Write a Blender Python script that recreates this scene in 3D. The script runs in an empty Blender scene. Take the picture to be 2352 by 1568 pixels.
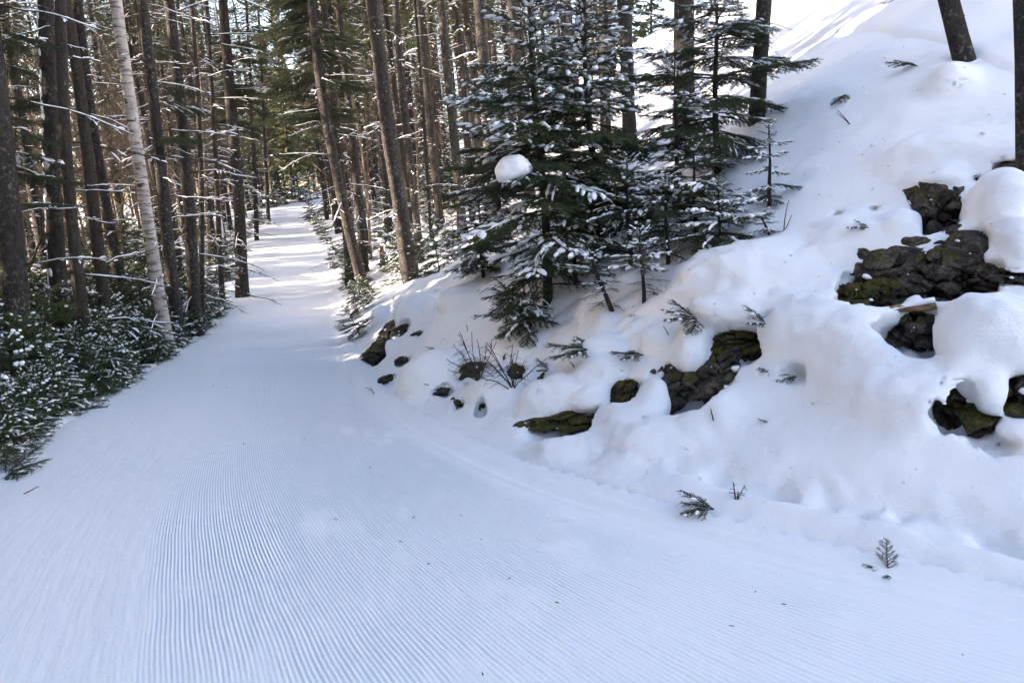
import bpy, math, random
import numpy as np
from mathutils import Matrix, Vector

# ------------------------------------------------------------------ camera, sky, sun, exposure
SC = bpy.context.scene
COL = SC.collection
PITCH, ROLL, CAMH = math.radians(11.0), math.radians(3.0), 1.6
FPX = 1698.0; CX, CY = 1176.0, 784.0          # lens in units of a 2352 px wide picture
cF = np.array([0, math.cos(PITCH), -math.sin(PITCH)])
_u = np.array([0, math.sin(PITCH), math.cos(PITCH)]); _r = np.array([1.0, 0, 0])
cR = _r*math.cos(ROLL) - _u*math.sin(ROLL)
cU = _u*math.cos(ROLL) + _r*math.sin(ROLL)
cam = bpy.data.cameras.new('camera'); camo = bpy.data.objects.new('camera', cam); COL.objects.link(camo)
cam.sensor_width = 36; cam.lens = 36*FPX/2352; cam.clip_end = 3000; cam.clip_start = 0.05
M = Matrix.Identity(4)
for i in range(3):
    M[i][0] = cR[i]; M[i][1] = cU[i]; M[i][2] = -cF[i]
M[2][3] = CAMH
camo.matrix_world = M
SC.camera = camo

SUN_EL, SUN_AZ = math.radians(16), math.radians(-101)    # azimuth from +Y, clockwise
sund = Vector((math.sin(SUN_AZ)*math.cos(SUN_EL), math.cos(SUN_AZ)*math.cos(SUN_EL), math.sin(SUN_EL)))
world = bpy.data.worlds.new('World'); SC.world = world; world.use_nodes = True
wn = world.node_tree.nodes; wl = world.node_tree.links
sky = wn.new('ShaderNodeTexSky'); sky.sky_type = 'NISHITA'; sky.sun_disc = False
sky.sun_elevation = SUN_EL; sky.sun_rotation = SUN_AZ
sky.air_density = 1.0; sky.dust_density = 3.0; sky.ozone_density = 0.6
wl.new(sky.outputs[0], wn['Background'].inputs[0]); wn['Background'].inputs[1].default_value = 0.15
sl = bpy.data.lights.new('sun', 'SUN'); sl.energy = 5.0; sl.angle = math.radians(0.6); sl.color = (1.0, 0.87, 0.70)
so = bpy.data.objects.new('sun', sl); COL.objects.link(so)
so.rotation_euler = sund.to_track_quat('Z', 'Y').to_euler()
so.location = (-20, -5, 20)
SC.view_settings.view_transform = 'Standard'; SC.view_settings.look = 'None'
SC.view_settings.exposure = 2.52; SC.view_settings.gamma = 1.0
try:
    SC.view_settings.use_white_balance = True
    SC.view_settings.white_balance_temperature = 6750
    SC.view_settings.white_balance_tint = 18
except Exception:
    pass
SC.render.engine = 'CYCLES'
SC.cycles.use_denoising = True
SC.cycles.max_bounces = 6; SC.cycles.diffuse_bounces = 3; SC.cycles.glossy_bounces = 1; SC.cycles.transmission_bounces = 1
SC.cycles.sample_clamp_indirect = 6.0

RNG = np.random.default_rng(7); random.seed(7)
def sstep(a, b, x):
    t = np.clip((x-a)/(b-a), 0, 1); return t*t*(3-2*t)

# ------------------------------------------------------------------ noise
def _hash(ix, iy, iz):
    h = (ix*374761393 + iy*668265263 + iz*2147483647*31) & 0xFFFFFFFF
    h = ((h ^ (h >> 13))*1274126177) & 0xFFFFFFFF
    return ((h ^ (h >> 16)) & 0xFFFF)/65535.0
def vnoise(x, y, z=None):
    if z is None:
        fx, fy = np.floor(x), np.floor(y); ix, iy = fx.astype(np.int64), fy.astype(np.int64)
        tx, ty = x-fx, y-fy; tx = tx*tx*(3-2*tx); ty = ty*ty*(3-2*ty)
        a = _hash(ix, iy, 0)*(1-tx)+_hash(ix+1, iy, 0)*tx; b = _hash(ix, iy+1, 0)*(1-tx)+_hash(ix+1, iy+1, 0)*tx
        return (a*(1-ty)+b*ty)*2-1
    fx, fy, fz = np.floor(x), np.floor(y), np.floor(z)
    ix, iy, iz = fx.astype(np.int64), fy.astype(np.int64), fz.astype(np.int64)
    tx, ty, tz = x-fx, y-fy, z-fz
    tx = tx*tx*(3-2*tx); ty = ty*ty*(3-2*ty); tz = tz*tz*(3-2*tz)
    r = 0
    for a in (0, 1):
        for b in (0, 1):
            for c in (0, 1):
                w = (tx if a else 1-tx)*(ty if b else 1-ty)*(tz if c else 1-tz)
                r = r + w*_hash(ix+a, iy+b, iz+c)
    return r*2-1
def fbm(x, y, z=None, o=4):
    s = 0; a = 1; t = 0
    for i in range(o):
        k = 2.03**i
        s = s + a*vnoise(x*k+17*i, y*k+31*i, None if z is None else z*k+7*i); t += a; a *= 0.5
    return s/t

# ------------------------------------------------------------------ trail edges and terrain height
KY = [-30, 0, 4, 7, 10, 15, 20, 26, 40, 60, 90, 400]
KZ = [0, 0, -0.14, -0.24, -0.36, -0.52, -0.5, -0.22, 0.65, 2.0, 4.2, 9]
_yy = np.linspace(-30, 400, 4301); _zz = np.interp(_yy, KY, KZ)
_k = np.exp(-np.linspace(-2, 2, 41)**2); _k /= _k.sum()
_zz = np.convolve(np.pad(_zz, 20, 'edge'), _k, 'valid')
def ztrail(y): return np.interp(y, _yy, _zz)
def smooth_poly(pts, n=100):
    p = np.array(pts, float); d = np.r_[0, np.cumsum(np.sqrt((np.diff(p, axis=0)**2).sum(1)))]
    m = np.linspace(0, d[-1], 4000); q = np.c_[np.interp(m, d, p[:, 0]), np.interp(m, d, p[:, 1])]
    # smoothing grows with the distance from the camera
    q0 = q.copy()
    for w in (60, 40):
        k = np.ones(w)/w
        q = np.c_[np.convolve(np.pad(q[:, 0], w//2, 'edge'), k, 'same')[w//2:-(w//2)], np.convolve(np.pad(q[:, 1], w//2, 'edge'), k, 'same')[w//2:-(w//2)]]
    # resample, dense near the camera
    c = np.sqrt((np.diff(q, axis=0)**2).sum(1)); s = np.r_[0, np.cumsum(c)]
    r = 0.25 + 0.03*np.sqrt(q[:, 0]**2+q[:, 1]**2); g = np.r_[0, np.cumsum(c/r[1:])]
    t = np.interp(np.linspace(0, g[-1], n), g, s)
    return np.c_[np.interp(t, s, q[:, 0]), np.interp(t, s, q[:, 1])]
R_EDGE = smooth_poly([(11, -6), (5.6, -0.5), (3.1, 1.6), (1.9, 2.5), (1.15, 3.1), (.7, 3.5), (.28, 3.95), (-.2, 4.55), (-.6, 5.25), (-1.05, 6.05), (-1.7, 7.5), (-2.45, 10.2), (-3.65, 14.8), (-5.35, 21.5), (-8.1, 32), (-12.65, 47), (-14.6, 55), (-13, 63), (-5, 70), (20, 76), (60, 92)])
L_EDGE = smooth_poly([(6, -9), (.5, -4), (-2.2, -.4), (-3.0, 2), (-3.5, 4), (-3.75, 5.2), (-3.95, 6.1), (-4.3, 7.6), (-4.6, 9.4), (-5.1, 12), (-5.9, 15), (-6.7, 18), (-9.38, 27), (-11.4, 34), (-14.95, 48), (-17.2, 56), (-16, 66), (-6, 74), (19, 80), (60, 96)])
def sdist(P, poly):
    """signed distance of Nx2 points to a polyline that runs away from the camera; + on its right"""
    P = np.asarray(P, np.float32); out = np.empty(len(P)); poly = poly.astype(np.float32)
    A = poly[:-1]; B = poly[1:]; D = B-A; L2 = (D**2).sum(1); DA = (D*A).sum(1)
    for i in range(0, len(P), 20000):
        p = P[i:i+20000]; x = p[:, :1]; y = p[:, 1:]
        t = np.clip((x*D[:, 0]+y*D[:, 1]-DA)/L2, 0, 1)
        vx = x-A[:, 0]-t*D[:, 0]; vy = y-A[:, 1]-t*D[:, 1]
        d2 = vx*vx+vy*vy; j = d2.argmin(1); k = np.arange(len(p))
        cr = D[j, 0]*(p[:, 1]-A[j, 1])-D[j, 1]*(p[:, 0]-A[j, 0])
        out[i:i+20000] = np.sqrt(d2[k, j])*np.where(cr < 0, 1, -1)
    return out
_ur = np.linspace(0, 120, 2401)
def _prof(u, z, w):
    p = np.interp(_ur, u, z); k = np.exp(-np.linspace(-2, 2, w)**2); k /= k.sum()
    q = np.convolve(np.pad(p, w//2, 'reflect', reflect_type='odd'), k, 'valid'); q -= q[0]; return q
PRO = [_prof([0, .4, .9, 1.35, 1.9, 3, 6, 12, 30, 60, 120], [0, .05, .22, .5, .98, 1.6, 3.5, 7.8, 21, 40, 60], 13),
       _prof([0, .3, .7, 1.2, 2, 3, 6, 12, 30, 60, 120], [0, .06, .35, .75, 1.2, 1.7, 3.5, 7.6, 20, 39, 58], 13),
       _prof([0, .5, 1, 2, 4, 8, 15, 30, 60, 120], [0, .1, .25, .62, 1.5, 3.8, 8.0, 18, 35, 50], 25),
       _prof([0, .5, 1, 2, 4, 8, 15, 30, 60, 120], [0, .06, .14, .35, .9, 2.5, 6, 14, 29, 42], 25)]
PY = [5.5, 10, 17, 45]
def H(x, y, detail=True, ur=None, ul=None):
    x = np.asarray(x, float).ravel(); y = np.asarray(y, float).ravel()
    P = np.c_[x, y]
    ur = sdist(P, R_EDGE) if ur is None else ur.ravel(); ul = -sdist(P, L_EDGE) if ul is None else ul.ravel()
    z = ztrail(y)
    u = np.clip(ur, 0, 119.9)
    b = [np.interp(u, _ur, p) for p in PRO]
    w = [np.interp(y, PY, [1 if i == j else 0 for i in range(4)]) for j in range(4)]
    z = z + sum(bi*wi for bi, wi in zip(b, w))
    v = np.clip(ul, 0, 500)
    z = z - np.interp(v, [0, .25, .8, 2, 6, 20, 60, 200, 500], [0, .02, .2, .42, .6, 1.1, 3.4, 9, 14])*np.interp(y, [0, 30, 60], [1, .7, .3])
    if detail:
        off = np.maximum(ur, ul)
        k = sstep(0.15, 1.2, off)
        z = z + k*(0.10*fbm(x*0.55, y*0.55, o=3) + 0.016*fbm(x*2.1+9, y*2.1, o=2))
        z = z + sstep(8, 40, off)*1.0*fbm(x*0.05+3, y*0.05, o=3)
        eg = .47+.06*vnoise(x*1.3+7, y*1.3)
        z = z + .065*sstep(.06, .45, ur)*sstep(eg+.035, eg, ur)*sstep(5.0, 4.1, y)*(.65+.35*vnoise(x*.9, y*.9))
        # crusty ploughed strip along the right-hand edge close to the camera
        cb = np.exp(-((ur-.60-.05*vnoise(x*1.5, y*1.5))/.13)**2)*sstep(4.9, 3.9, y)
        z = z + cb*(0.075*fbm(x*8, y*8, o=3) - 0.065) + .02*np.exp(-((ur-.30-.04*vnoise(x*2, y*2))/.05)**2)*sstep(7.5, 5.5, y)*(.4+.6*vnoise(x*2.7, y*2.7)) + np.exp(-((ur-.36)/.10)**2)*.02*sstep(6, 3.6, y)*(0.6+.6*vnoise(x*3, y*3))
        z = z + .06*np.exp(-((ul-.22)/.13)**2)*sstep(-.3, .5, vnoise(x*2.3, y*2.3)+.3*vnoise(x*6, y*6))*sstep(20, 14, y)
        z = z + 0.012*np.exp(-((ur-.10)/.05)**2)*(.6+.5*vnoise(x*4, y*4))*sstep(14, 8, y)
    return z
def Hs(x, y): return float(H([x], [y])[0])
def ray(px, py):
    d = cF + cR*((px-CX)/FPX) - cU*((py-CY)/FPX); return d      # unit camera depth
def hit(px, py, tmin=2.0, tmax=120):
    d = ray(px, py); t = np.geomspace(tmin, tmax, 900)
    X = d[0]*t; Y = d[1]*t; Z = CAMH+d[2]*t
    b = Z < H(X, Y); 
    if not b.any(): i = len(t)-1
    else: i = b.argmax()
    if i > 0:
        t2 = np.linspace(t[i-1], t[i], 30); b2 = (CAMH+d[2]*t2) < H(d[0]*t2, d[1]*t2)
        tt = t2[b2.argmax()] if b2.any() else t[i]
    else: tt = t[0]
    return np.array([d[0]*tt, d[1]*tt, CAMH+d[2]*tt]), tt
def at(px, py, depth): return np.array([0, 0, CAMH]) + ray(px, py)*depth

# ------------------------------------------------------------------ materials
def mat(name):
    m = bpy.data.materials.new(name); m.use_nodes = True
    n = m.node_tree.nodes; l = m.node_tree.links; b = n['Principled BSDF']
    b.inputs['Specular IOR Level'].default_value = 0.25
    return m, n, l, b
def noise(n, l, scale, detail=4, rough=.6, vec=None, dist=0):
    t = n.new('ShaderNodeTexNoise'); t.inputs['Scale'].default_value = scale; t.inputs['Detail'].default_value = detail
    t.inputs['Roughness'].default_value = rough; t.inputs['Distortion'].default_value = dist
    if vec is not None: l.new(vec, t.inputs['Vector'])
    return t
def ramp(n, l, src, stops):
    r = n.new('ShaderNodeValToRGB'); e = r.color_ramp.elements
    while len(e) < len(stops): e.new(.5)
    for k, (p, c) in enumerate(stops):
        e[k].position = p; e[k].color = (*c, 1) if len(c) == 3 else c
    l.new(src, r.inputs[0]); return r
def mix(n, l, fac, a, b):
    m = n.new('ShaderNodeMix'); m.data_type = 'RGBA'
    if hasattr(fac, 'links') or hasattr(fac, 'is_linked'): l.new(fac, m.inputs[0])
    else: m.inputs[0].default_value = fac
    for s, v in ((6, a), (7, b)):
        if isinstance(v, tuple): m.inputs[s].default_value = (*v, 1)
        else: l.new(v, m.inputs[s])
    return m.outputs[2]
def bump(n, l, b, h, strength, dist):
    bp = n.new('ShaderNodeBump'); bp.inputs['Strength'].default_value = strength; bp.inputs['Distance'].default_value = dist
    l.new(h, bp.inputs['Height']); l.new(bp.outputs[0], b.inputs['Normal']); return bp
def tc(n, out='Object', scale=None):
    t = n.new('ShaderNodeTexCoord'); return t.outputs[out]
def mapping(n, l, vec, scale):
    m = n.new('ShaderNodeMapping'); m.inputs['Scale'].default_value = scale; l.new(vec, m.inputs[0]); return m.outputs[0]

def snow_mat(name, g=1.0, fine=1.0):
    m, n, l, b = mat(name)
    v = tc(n)
    b.inputs['Base Color'].default_value = (.84*g, .865*g, .90*g, 1); b.inputs['Roughness'].default_value = .75
    b.inputs['Specular IOR Level'].default_value = .15
    a = noise(n, l, 60, 5, .7, v); c = noise(n, l, 7, 3, .5, v)
    ad = n.new('ShaderNodeMath'); ad.operation = 'MULTIPLY_ADD'; l.new(c.outputs[0], ad.inputs[0]); ad.inputs[1].default_value = 2.2; l.new(a.outputs[0], ad.inputs[2])
    g2 = noise(n, l, 210, 3, .6, v); a2 = n.new('ShaderNodeMath'); a2.operation = 'MULTIPLY_ADD'; l.new(g2.outputs[0], a2.inputs[0]); a2.inputs[1].default_value = .5; l.new(ad.outputs[0], a2.inputs[2])
    bump(n, l, b, a2.outputs[0], .6*fine, .012)
    return m
SNOW = snow_mat('snow'); SNOWT = snow_mat('trail_snow', .985, .7)
SNOWB, n, l, b = mat('branch_snow')
b.inputs['Base Color'].default_value = (.84, .86, .90, 1); b.inputs['Roughness'].default_value = .8; b.inputs['Specular IOR Level'].default_value = .1

def bark_mat(name, dark, light, fleck, scale=1.0, flk=.62):
    m, n, l, b = mat(name); v = tc(n)
    mv = mapping(n, l, v, (1, 1, .35))
    a = noise(n, l, 28*scale, 6, .7, mv); f = noise(n, l, 22*scale, 5, .75, v, .6); g = noise(n, l, 2.2, 3, .5, v)
    base = ramp(n, l, a.outputs[0], [(.3, dark), (.7, light)])
    fl = ramp(n, l, f.outputs[0], [(flk-.05, (0, 0, 0)), (flk+.03, (1, 1, 1))])
    gg = ramp(n, l, g.outputs[0], [(.35, (.0, .0, .0)), (.6, (.8, .8, .8))])
    mm = n.new('ShaderNodeMath'); mm.operation = 'MULTIPLY'; l.new(fl.outputs[0], mm.inputs[0]); l.new(gg.outputs[0], mm.inputs[1])
    l.new(mix(n, l, mm.outputs[0], base.outputs[0], fleck), b.inputs['Base Color'])
    b.inputs['Roughness'].default_value = .9
    bump(n, l, b, a.outputs[0], .9, .02)
    return m
BARK = bark_mat('spruce_bark', (.010, .0092, .0085), (.045, .040, .036), (.19, .185, .165), flk=.59)
BARK2 = bark_mat('brown_bark', (.015, .013, .0112), (.060, .050, .042), (.21, .20, .17), flk=.66)
BIRCH, n, l, b = mat('birch_bark'); v = tc(n)
mv = mapping(n, l, v, (4, 4, 22)); a = noise(n, l, 1.4, 4, .6, mv); c = noise(n, l, 5, 4, .6, v); mv2 = mapping(n, l, v, (2, 2, 7)); d = noise(n, l, 1.6, 3, .6, mv2)
bs = ramp(n, l, c.outputs[0], [(.3, (.27, .25, .23)), (.65, (.47, .44, .41))])
ln = ramp(n, l, a.outputs[0], [(.53, (0, 0, 0)), (.60, (1, 1, 1))]); sc_ = ramp(n, l, d.outputs[0], [(.61, (0, 0, 0)), (.65, (1, 1, 1))])
c1 = mix(n, l, ln.outputs[0], bs.outputs[0], (.16, .13, .11)); l.new(mix(n, l, sc_.outputs[0], c1, (.05, .04, .035)), b.inputs['Base Color'])
b.inputs['Roughness'].default_value = .7; bump(n, l, b, a.outputs[0], .4, .01)

def leaf_mat(name, c1, c2):
    m, n, l, b = mat(name)
    oi = n.new('ShaderNodeObjectInfo'); g = n.new('ShaderNodeNewGeometry')
    a = noise(n, l, 6, 2, .5, tc(n))
    mm = n.new('ShaderNodeMath'); mm.operation = 'MULTIPLY_ADD'; l.new(oi.outputs['Random'], mm.inputs[0]); mm.inputs[1].default_value = .45; l.new(a.outputs[0], mm.inputs[2])
    r = ramp(n, l, mm.outputs[0], [(.3, c1), (1.0, c2)])
    l.new(r.outputs[0], b.inputs['Base Color']); b.inputs['Roughness'].default_value = .6
    return m
NEEDLE = leaf_mat('fir_needles', (.022, .038, .021), (.062, .085, .034))
NEEDLEF = leaf_mat('forest_needles', (.028, .042, .018), (.085, .095, .035))
TWIG, n, l, b = mat('bare_twig'); b.inputs['Base Color'].default_value = (.042, .036, .030, 1); b.inputs['Roughness'].default_value = .9
TWIGT, n, l, b = mat('tan_twig'); b.inputs['Base Color'].default_value = (.125, .10, .072, 1); b.inputs['Roughness'].default_value = .9
WOODP, n, l, b = mat('broken_wood'); a = noise(n, l, 9, 5, .6, mapping(n, l, tc(n), (1, 1, 6)))
l.new(ramp(n, l, a.outputs[0], [(.3, (.10, .06, .035)), (.7, (.33, .22, .13))]).outputs[0], b.inputs['Base Color']); b.inputs['Roughness'].default_value = .85
def rock_mat(name, moss):
    m, n, l, b = mat(name); v = tc(n)
    a = noise(n, l, 14, 9, .78, v, .5); c = noise(n, l, 5, 5, .65, v); f = noise(n, l, 34, 5, .75, v); s = noise(n, l, 16, 6, .7, v, .5)
    base = ramp(n, l, a.outputs[0], [(.34, (.007, .006, .005)), (.48, (.06, .05, .042)), (.66, (.22, .19, .16))])
    lich = ramp(n, l, f.outputs[0], [(.60, (0, 0, 0)), (.66, (1, 1, 1))])
    c0 = mix(n, l, lich.outputs[0], base.outputs[0], (.20, .20, .16))
    geo = n.new('ShaderNodeNewGeometry'); sx = n.new('ShaderNodeSeparateXYZ'); l.new(geo.outputs['Normal'], sx.inputs[0])
    ad = n.new('ShaderNodeMath'); ad.operation = 'MULTIPLY_ADD'; l.new(sx.outputs[2], ad.inputs[0]); ad.inputs[1].default_value = .16; l.new(c.outputs[0], ad.inputs[2])
    mo = ramp(n, l, ad.outputs[0], [(.62-moss, (0, 0, 0)), (.70-moss, (1, 1, 1))])
    mc = ramp(n, l, f.outputs[0], [(.32, (.020, .020, .006)), (.52, (.085, .075, .018)), (.72, (.19, .165, .045))])
    l.new(mix(n, l, mo.outputs[0], c0, mc.outputs[0]), b.inputs['Base Color'])
    b.inputs['Roughness'].default_value = .95
    bump(n, l, b, s.outputs[0], 1.0, .09)
    return m
ROCK = rock_mat('lichen_rock', -.05); MOSS = rock_mat('mossy_rock', .15)

# ------------------------------------------------------------------ mesh helpers
def mk_mesh(name, V, F, m, smooth=False):
    """V Nx3, F list of arrays (each Kx3 or Kx4)"""
    me = bpy.data.meshes.new(name)
    V = np.asarray(V, np.float32)
    if not isinstance(F, list): F = [F]
    F = [np.asarray(f, np.int32) for f in F if len(f)]
    me.vertices.add(len(V)); me.vertices.foreach_set('co', V.ravel())
    nl = sum(f.size for f in F); npol = sum(len(f) for f in F)
    me.loops.add(nl); me.polygons.add(npol)
    me.loops.foreach_set('vertex_index', np.concatenate([f.ravel() for f in F]))
    tot = np.concatenate([np.full(len(f), f.shape[1], np.int32) for f in F])
    me.polygons.foreach_set('loop_start', np.r_[0, np.cumsum(tot)[:-1]].astype(np.int32))
    me.polygons.foreach_set('use_smooth', np.full(npol, smooth, bool))
    me.update(calc_edges=True)
    me.materials.append(m)
    return me
def ob(name, me, parent=None, loc=None, mw=None):
    o = bpy.data.objects.new(name, me); COL.objects.link(o)
    if parent is not None: o.parent = parent
    if mw is not None: o.matrix_basis = mw
    elif loc is not None: o.location = loc
    return o
def tag(o, label, cat, group=None):
    o['label'] = label; o['category'] = cat
    if group: o['group'] = group
    return o
def thing(name, label, cat, loc=(0, 0, 0), group=None):
    o = bpy.data.objects.new(name, None); COL.objects.link(o); o.location = loc; o.empty_display_size = .1
    return tag(o, label, cat, group)
class MB:
    def __init__(s): s.V = []; s.T = []; s.Q = []; s.n = 0
    def add(s, V, T=None, Q=None):
        V = np.asarray(V, float)
        if T is not None and len(T): s.T.append(np.asarray(T)+s.n)
        if Q is not None and len(Q): s.Q.append(np.asarray(Q)+s.n)
        s.V.append(V); s.n += len(V)
    def mesh(s, name, m, smooth=False):
        F = []
        if s.T: F.append(np.concatenate(s.T))
        if s.Q: F.append(np.concatenate(s.Q))
        return mk_mesh(name, np.concatenate(s.V), F, m, smooth)
    def addmb(s, o, A=None, t=None):
        V = np.concatenate(o.V) if o.V else np.zeros((0, 3))
        if A is not None: V = V@A.T
        if t is not None: V = V+t
        s.add(V, np.concatenate(o.T) if o.T else None, np.concatenate(o.Q) if o.Q else None)
def frames(P):
    P = np.asarray(P, float); T = np.gradient(P, axis=0); T /= np.linalg.norm(T, axis=1)[:, None]+1e-9
    ref = np.where(np.abs(T[:, 2:3]) > .9, np.array([[1., 0, 0]]), np.array([[0, 0, 1.]]))
    A = np.cross(T, ref); A /= np.linalg.norm(A, axis=1)[:, None]+1e-9
    B = np.cross(A, T); return T, A, B
def tube(mb, P, r, k=6, cap=True, fx=1.0, wob=0, rng=None):
    """tube along P with radii r; A sideways, B upwards"""
    P = np.asarray(P, float); n = len(P); r = np.broadcast_to(np.asarray(r, float), (n,))
    T, A, B = frames(P)
    a = np.linspace(0, 2*math.pi, k, endpoint=False)
    rr = r[:, None]*np.ones(k)[None]
    if wob: rr = rr*(1+wob*(rng or RNG).normal(size=rr.shape))
    V = P[:, None]+rr[..., None]*(np.cos(a)[None, :, None]*A[:, None]+fx*np.sin(a)[None, :, None]*B[:, None])
    V = V.reshape(-1, 3)
    i = np.arange(n-1)[:, None]*k; j = np.arange(k)[None]; j2 = (j+1) % k
    Q = np.stack([i+j, i+j2, i+k+j2, i+k+j], -1).reshape(-1, 4)
    T3 = None
    if cap:
        V = np.concatenate([V, P[:1], P[-1:]]); c0 = n*k; jj = np.arange(k)
        T3 = np.concatenate([np.c_[np.full(k, c0), (jj+1) % k, jj], np.c_[np.full(k, c0+1), (n-1)*k+jj, (n-1)*k+(jj+1) % k]])
    mb.add(V, T3, Q)
def ico(sub):
    import bmesh
    bm = bmesh.new(); bmesh.ops.create_icosphere(bm, subdivisions=sub, radius=1)
    V = np.array([v.co[:] for v in bm.verts]); F = np.array([[v.index for v in f.verts] for f in bm.faces]); bm.free(); return V, F
ICO2 = ico(2); ICO3 = ico(3); ICO4 = ico(4); ICO5 = ico(5); ICO6 = ico(6)

import time as _time
_t0 = [_time.time()]
def lap(m):
    _t0[0] = _time.time()
# ------------------------------------------------------------------ snow pillows, hollows and rocks of the bank
# picture places (2352 wide) -> world ellipsoids of real size
def ell(px, py, w, h, dep, push=0.0, rot=0.0, lift=0.0):
    p, t = hit(px, py); d = ray(px, py); d = d/np.linalg.norm(d)
    c = p + d*push + np.array([0, 0, lift])
    return dict(c=c, r=np.array([w/2*t/FPX, dep, h/2*t/FPX]), rot=rot)
def axes(e):
    # sideways (across the view), away, up, rolled by rot about the view axis
    c = e['c']; f = np.array([c[0], c[1], 0]); f /= np.linalg.norm(f); r = np.array([f[1], -f[0], 0]); u = np.array([0, 0, 1.])
    a = e['rot']; return np.stack([r*math.cos(a)+u*math.sin(a), f, u*math.cos(a)-r*math.sin(a)])
lap('pre')
PRE = [ell(1880, 760, 260, 130, .30), ell(1985, 800, 190, 130, .28), ell(2100, 900, 330, 150, .35), ell(1500, 1010, 170, 60, .2),
       ell(1150, 900, 120, 110, .3), ell(1010, 860, 180, 110, .35), ell(960, 720, 120, 90, .3), ell(1060, 690, 110, 60, .3), ell(2160, 370, 240, 120, .34, push=.16), ell(1960, 560, 160, 110, .3, push=.14), ell(1740, 650, 380, 190, .5, push=.22),
       ell(1310, 1030, 120, 34, .12), ell(1660, 930, 120, 60, .15), ell(1440, 960, 110, 60, .15), ell(2180, 190, 70, 90, .25), ell(1400, 800, 160, 70, .3)]
CARVE = [ell(1300, 975, 205, 62, .20, rot=.12), ell(1432, 905, 86, 56, .16, rot=.25), ell(1545, 880, 70, 130, .2, rot=-.2), ell(1590, 905, 150, 95, .2, rot=.45), ell(1650, 860, 100, 60, .2, rot=.5),
         ell(1690, 792, 130, 74, .2, rot=.1), ell(1762, 738, 42, 66, .14, rot=-.3),
         ell(2150, 490, 140, 210, .24, rot=.3), ell(2050, 630, 260, 170, .24, rot=.35), ell(2190, 630, 220, 230, .28), ell(1985, 690, 160, 90, .2, rot=.2), ell(2120, 770, 190, 130, .28, rot=-.2), ell(2230, 560, 110, 90, .2), ell(2310, 640, 140, 60, .2),
         ell(2200, 935, 90, 130, .2, rot=-.5), ell(2280, 985, 150, 80, .2), ell(2335, 900, 90, 150, .2), ell(2325, 400, 90, 80, .2), ell(2225, 408, 90, 26, .12, rot=-.1),
         ell(862, 822, 50, 80, .16, rot=-.2), ell(900, 765, 40, 54, .16, rot=-.3), ell(930, 757, 26, 28, .1), ell(937, 700, 38, 40, .13), ell(1000, 672, 16, 18, .1), ell(1040, 695, 54, 14, .1, rot=.6), ell(926, 832, 28, 16, .1),
         ell(1085, 850, 60, 30, .14, rot=.2), ell(1182, 868, 46, 66, .14), ell(1052, 931, 18, 16, .09), ell(1106, 936, 22, 24, .09), ell(1830, 860, 46, 40, .1), ell(1925, 852, 40, 34, .1),
         ell(2190, 205, 40, 22, .1, rot=.5), ell(1775, 1030, 10, 10, .05), ell(2000, 480, 30, 20, .08), ell(1925, 490, 26, 22, .08), ell(2140, 480, 40, 18, .1),
         ell(885, 880, 40, 26, .12, rot=.4), ell(960, 770, 34, 22, .12, rot=.3), ell(975, 860, 36, 20, .12, rot=.3), ell(1015, 905, 40, 20, .12, rot=.2), ell(1140, 905, 36, 26, .12, rot=.3), ell(1160, 960, 44, 18, .1), ell(1450, 985, 50, 18, .1, rot=.2), ell(1240, 870, 30, 20, .1, rot=.4), ell(1500, 860, 34, 40, .14, rot=-.3)]
POST = [ell(1300, 915, 205, 112, .24, push=-.02, rot=.1), ell(1245, 925, 90, 90, .18), ell(1360, 915, 90, 80, .18), ell(1395, 855, 135, 88, .2), ell(1350, 825, 110, 70, .2), ell(1585, 810, 84, 115, .2, push=-.02, rot=-.25), ell(1520, 780, 90, 60, .2),
        ell(1725, 715, 290, 86, .26, push=0, rot=-.03), ell(1630, 670, 110, 110, .24, rot=-.25), ell(1840, 700, 140, 70, .2), ell(1500, 910, 60, 80, .14, rot=-.3), ell(1520, 935, 36, 34, .1),
        ell(2300, 480, 150, 190, .3, rot=-.35), ell(2335, 560, 110, 130, .26), ell(2150, 410, 150, 60, .24, rot=.1), ell(2060, 530, 110, 90, .2, rot=.5),
        ell(2270, 760, 220, 170, .34, push=-.10, lift=.01), ell(2215, 820, 90, 160, .22, push=-.10, rot=.2), ell(2275, 890, 70, 100, .15, push=-.10), ell(2330, 780, 150, 160, .3, push=-.05),
        ell(2040, 735, 60, 24, .08), ell(2335, 985, 110, 36, .14), ell(905, 800, 40, 40, .14), ell(880, 730, 60, 60, .2), ell(1965, 745, 70, 40, .14)]
for _i in list(range(0, 7))+[14, 15, 16, 19, 20, 21, 22, 26, 27, 28, 29]: CARVE[_i]['r'] = CARVE[_i]['r']*np.array([1.18, 1.25, 1.28])
for _i in [19, 20, 21, 22, 23, 24, 25, 26, 27, 28, 29]: CARVE[_i]['r'] = CARVE[_i]['r']*1.22
lap('ells')
def esdf(e, X, Y, Z):
    A = axes(e); d = np.stack([X-e['c'][0], Y-e['c'][1], Z-e['c'][2]], -1)@A.T
    q = d/e['r']; k0 = np.sqrt((q**2).sum(-1))+1e-9; k1 = np.sqrt(((q/e['r'])**2).sum(-1))+1e-9
    return k0*(k0-1)/k1
def vd(e):
    d = e['c']-np.array([0, 0, CAMH]); return d/np.linalg.norm(d)
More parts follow.
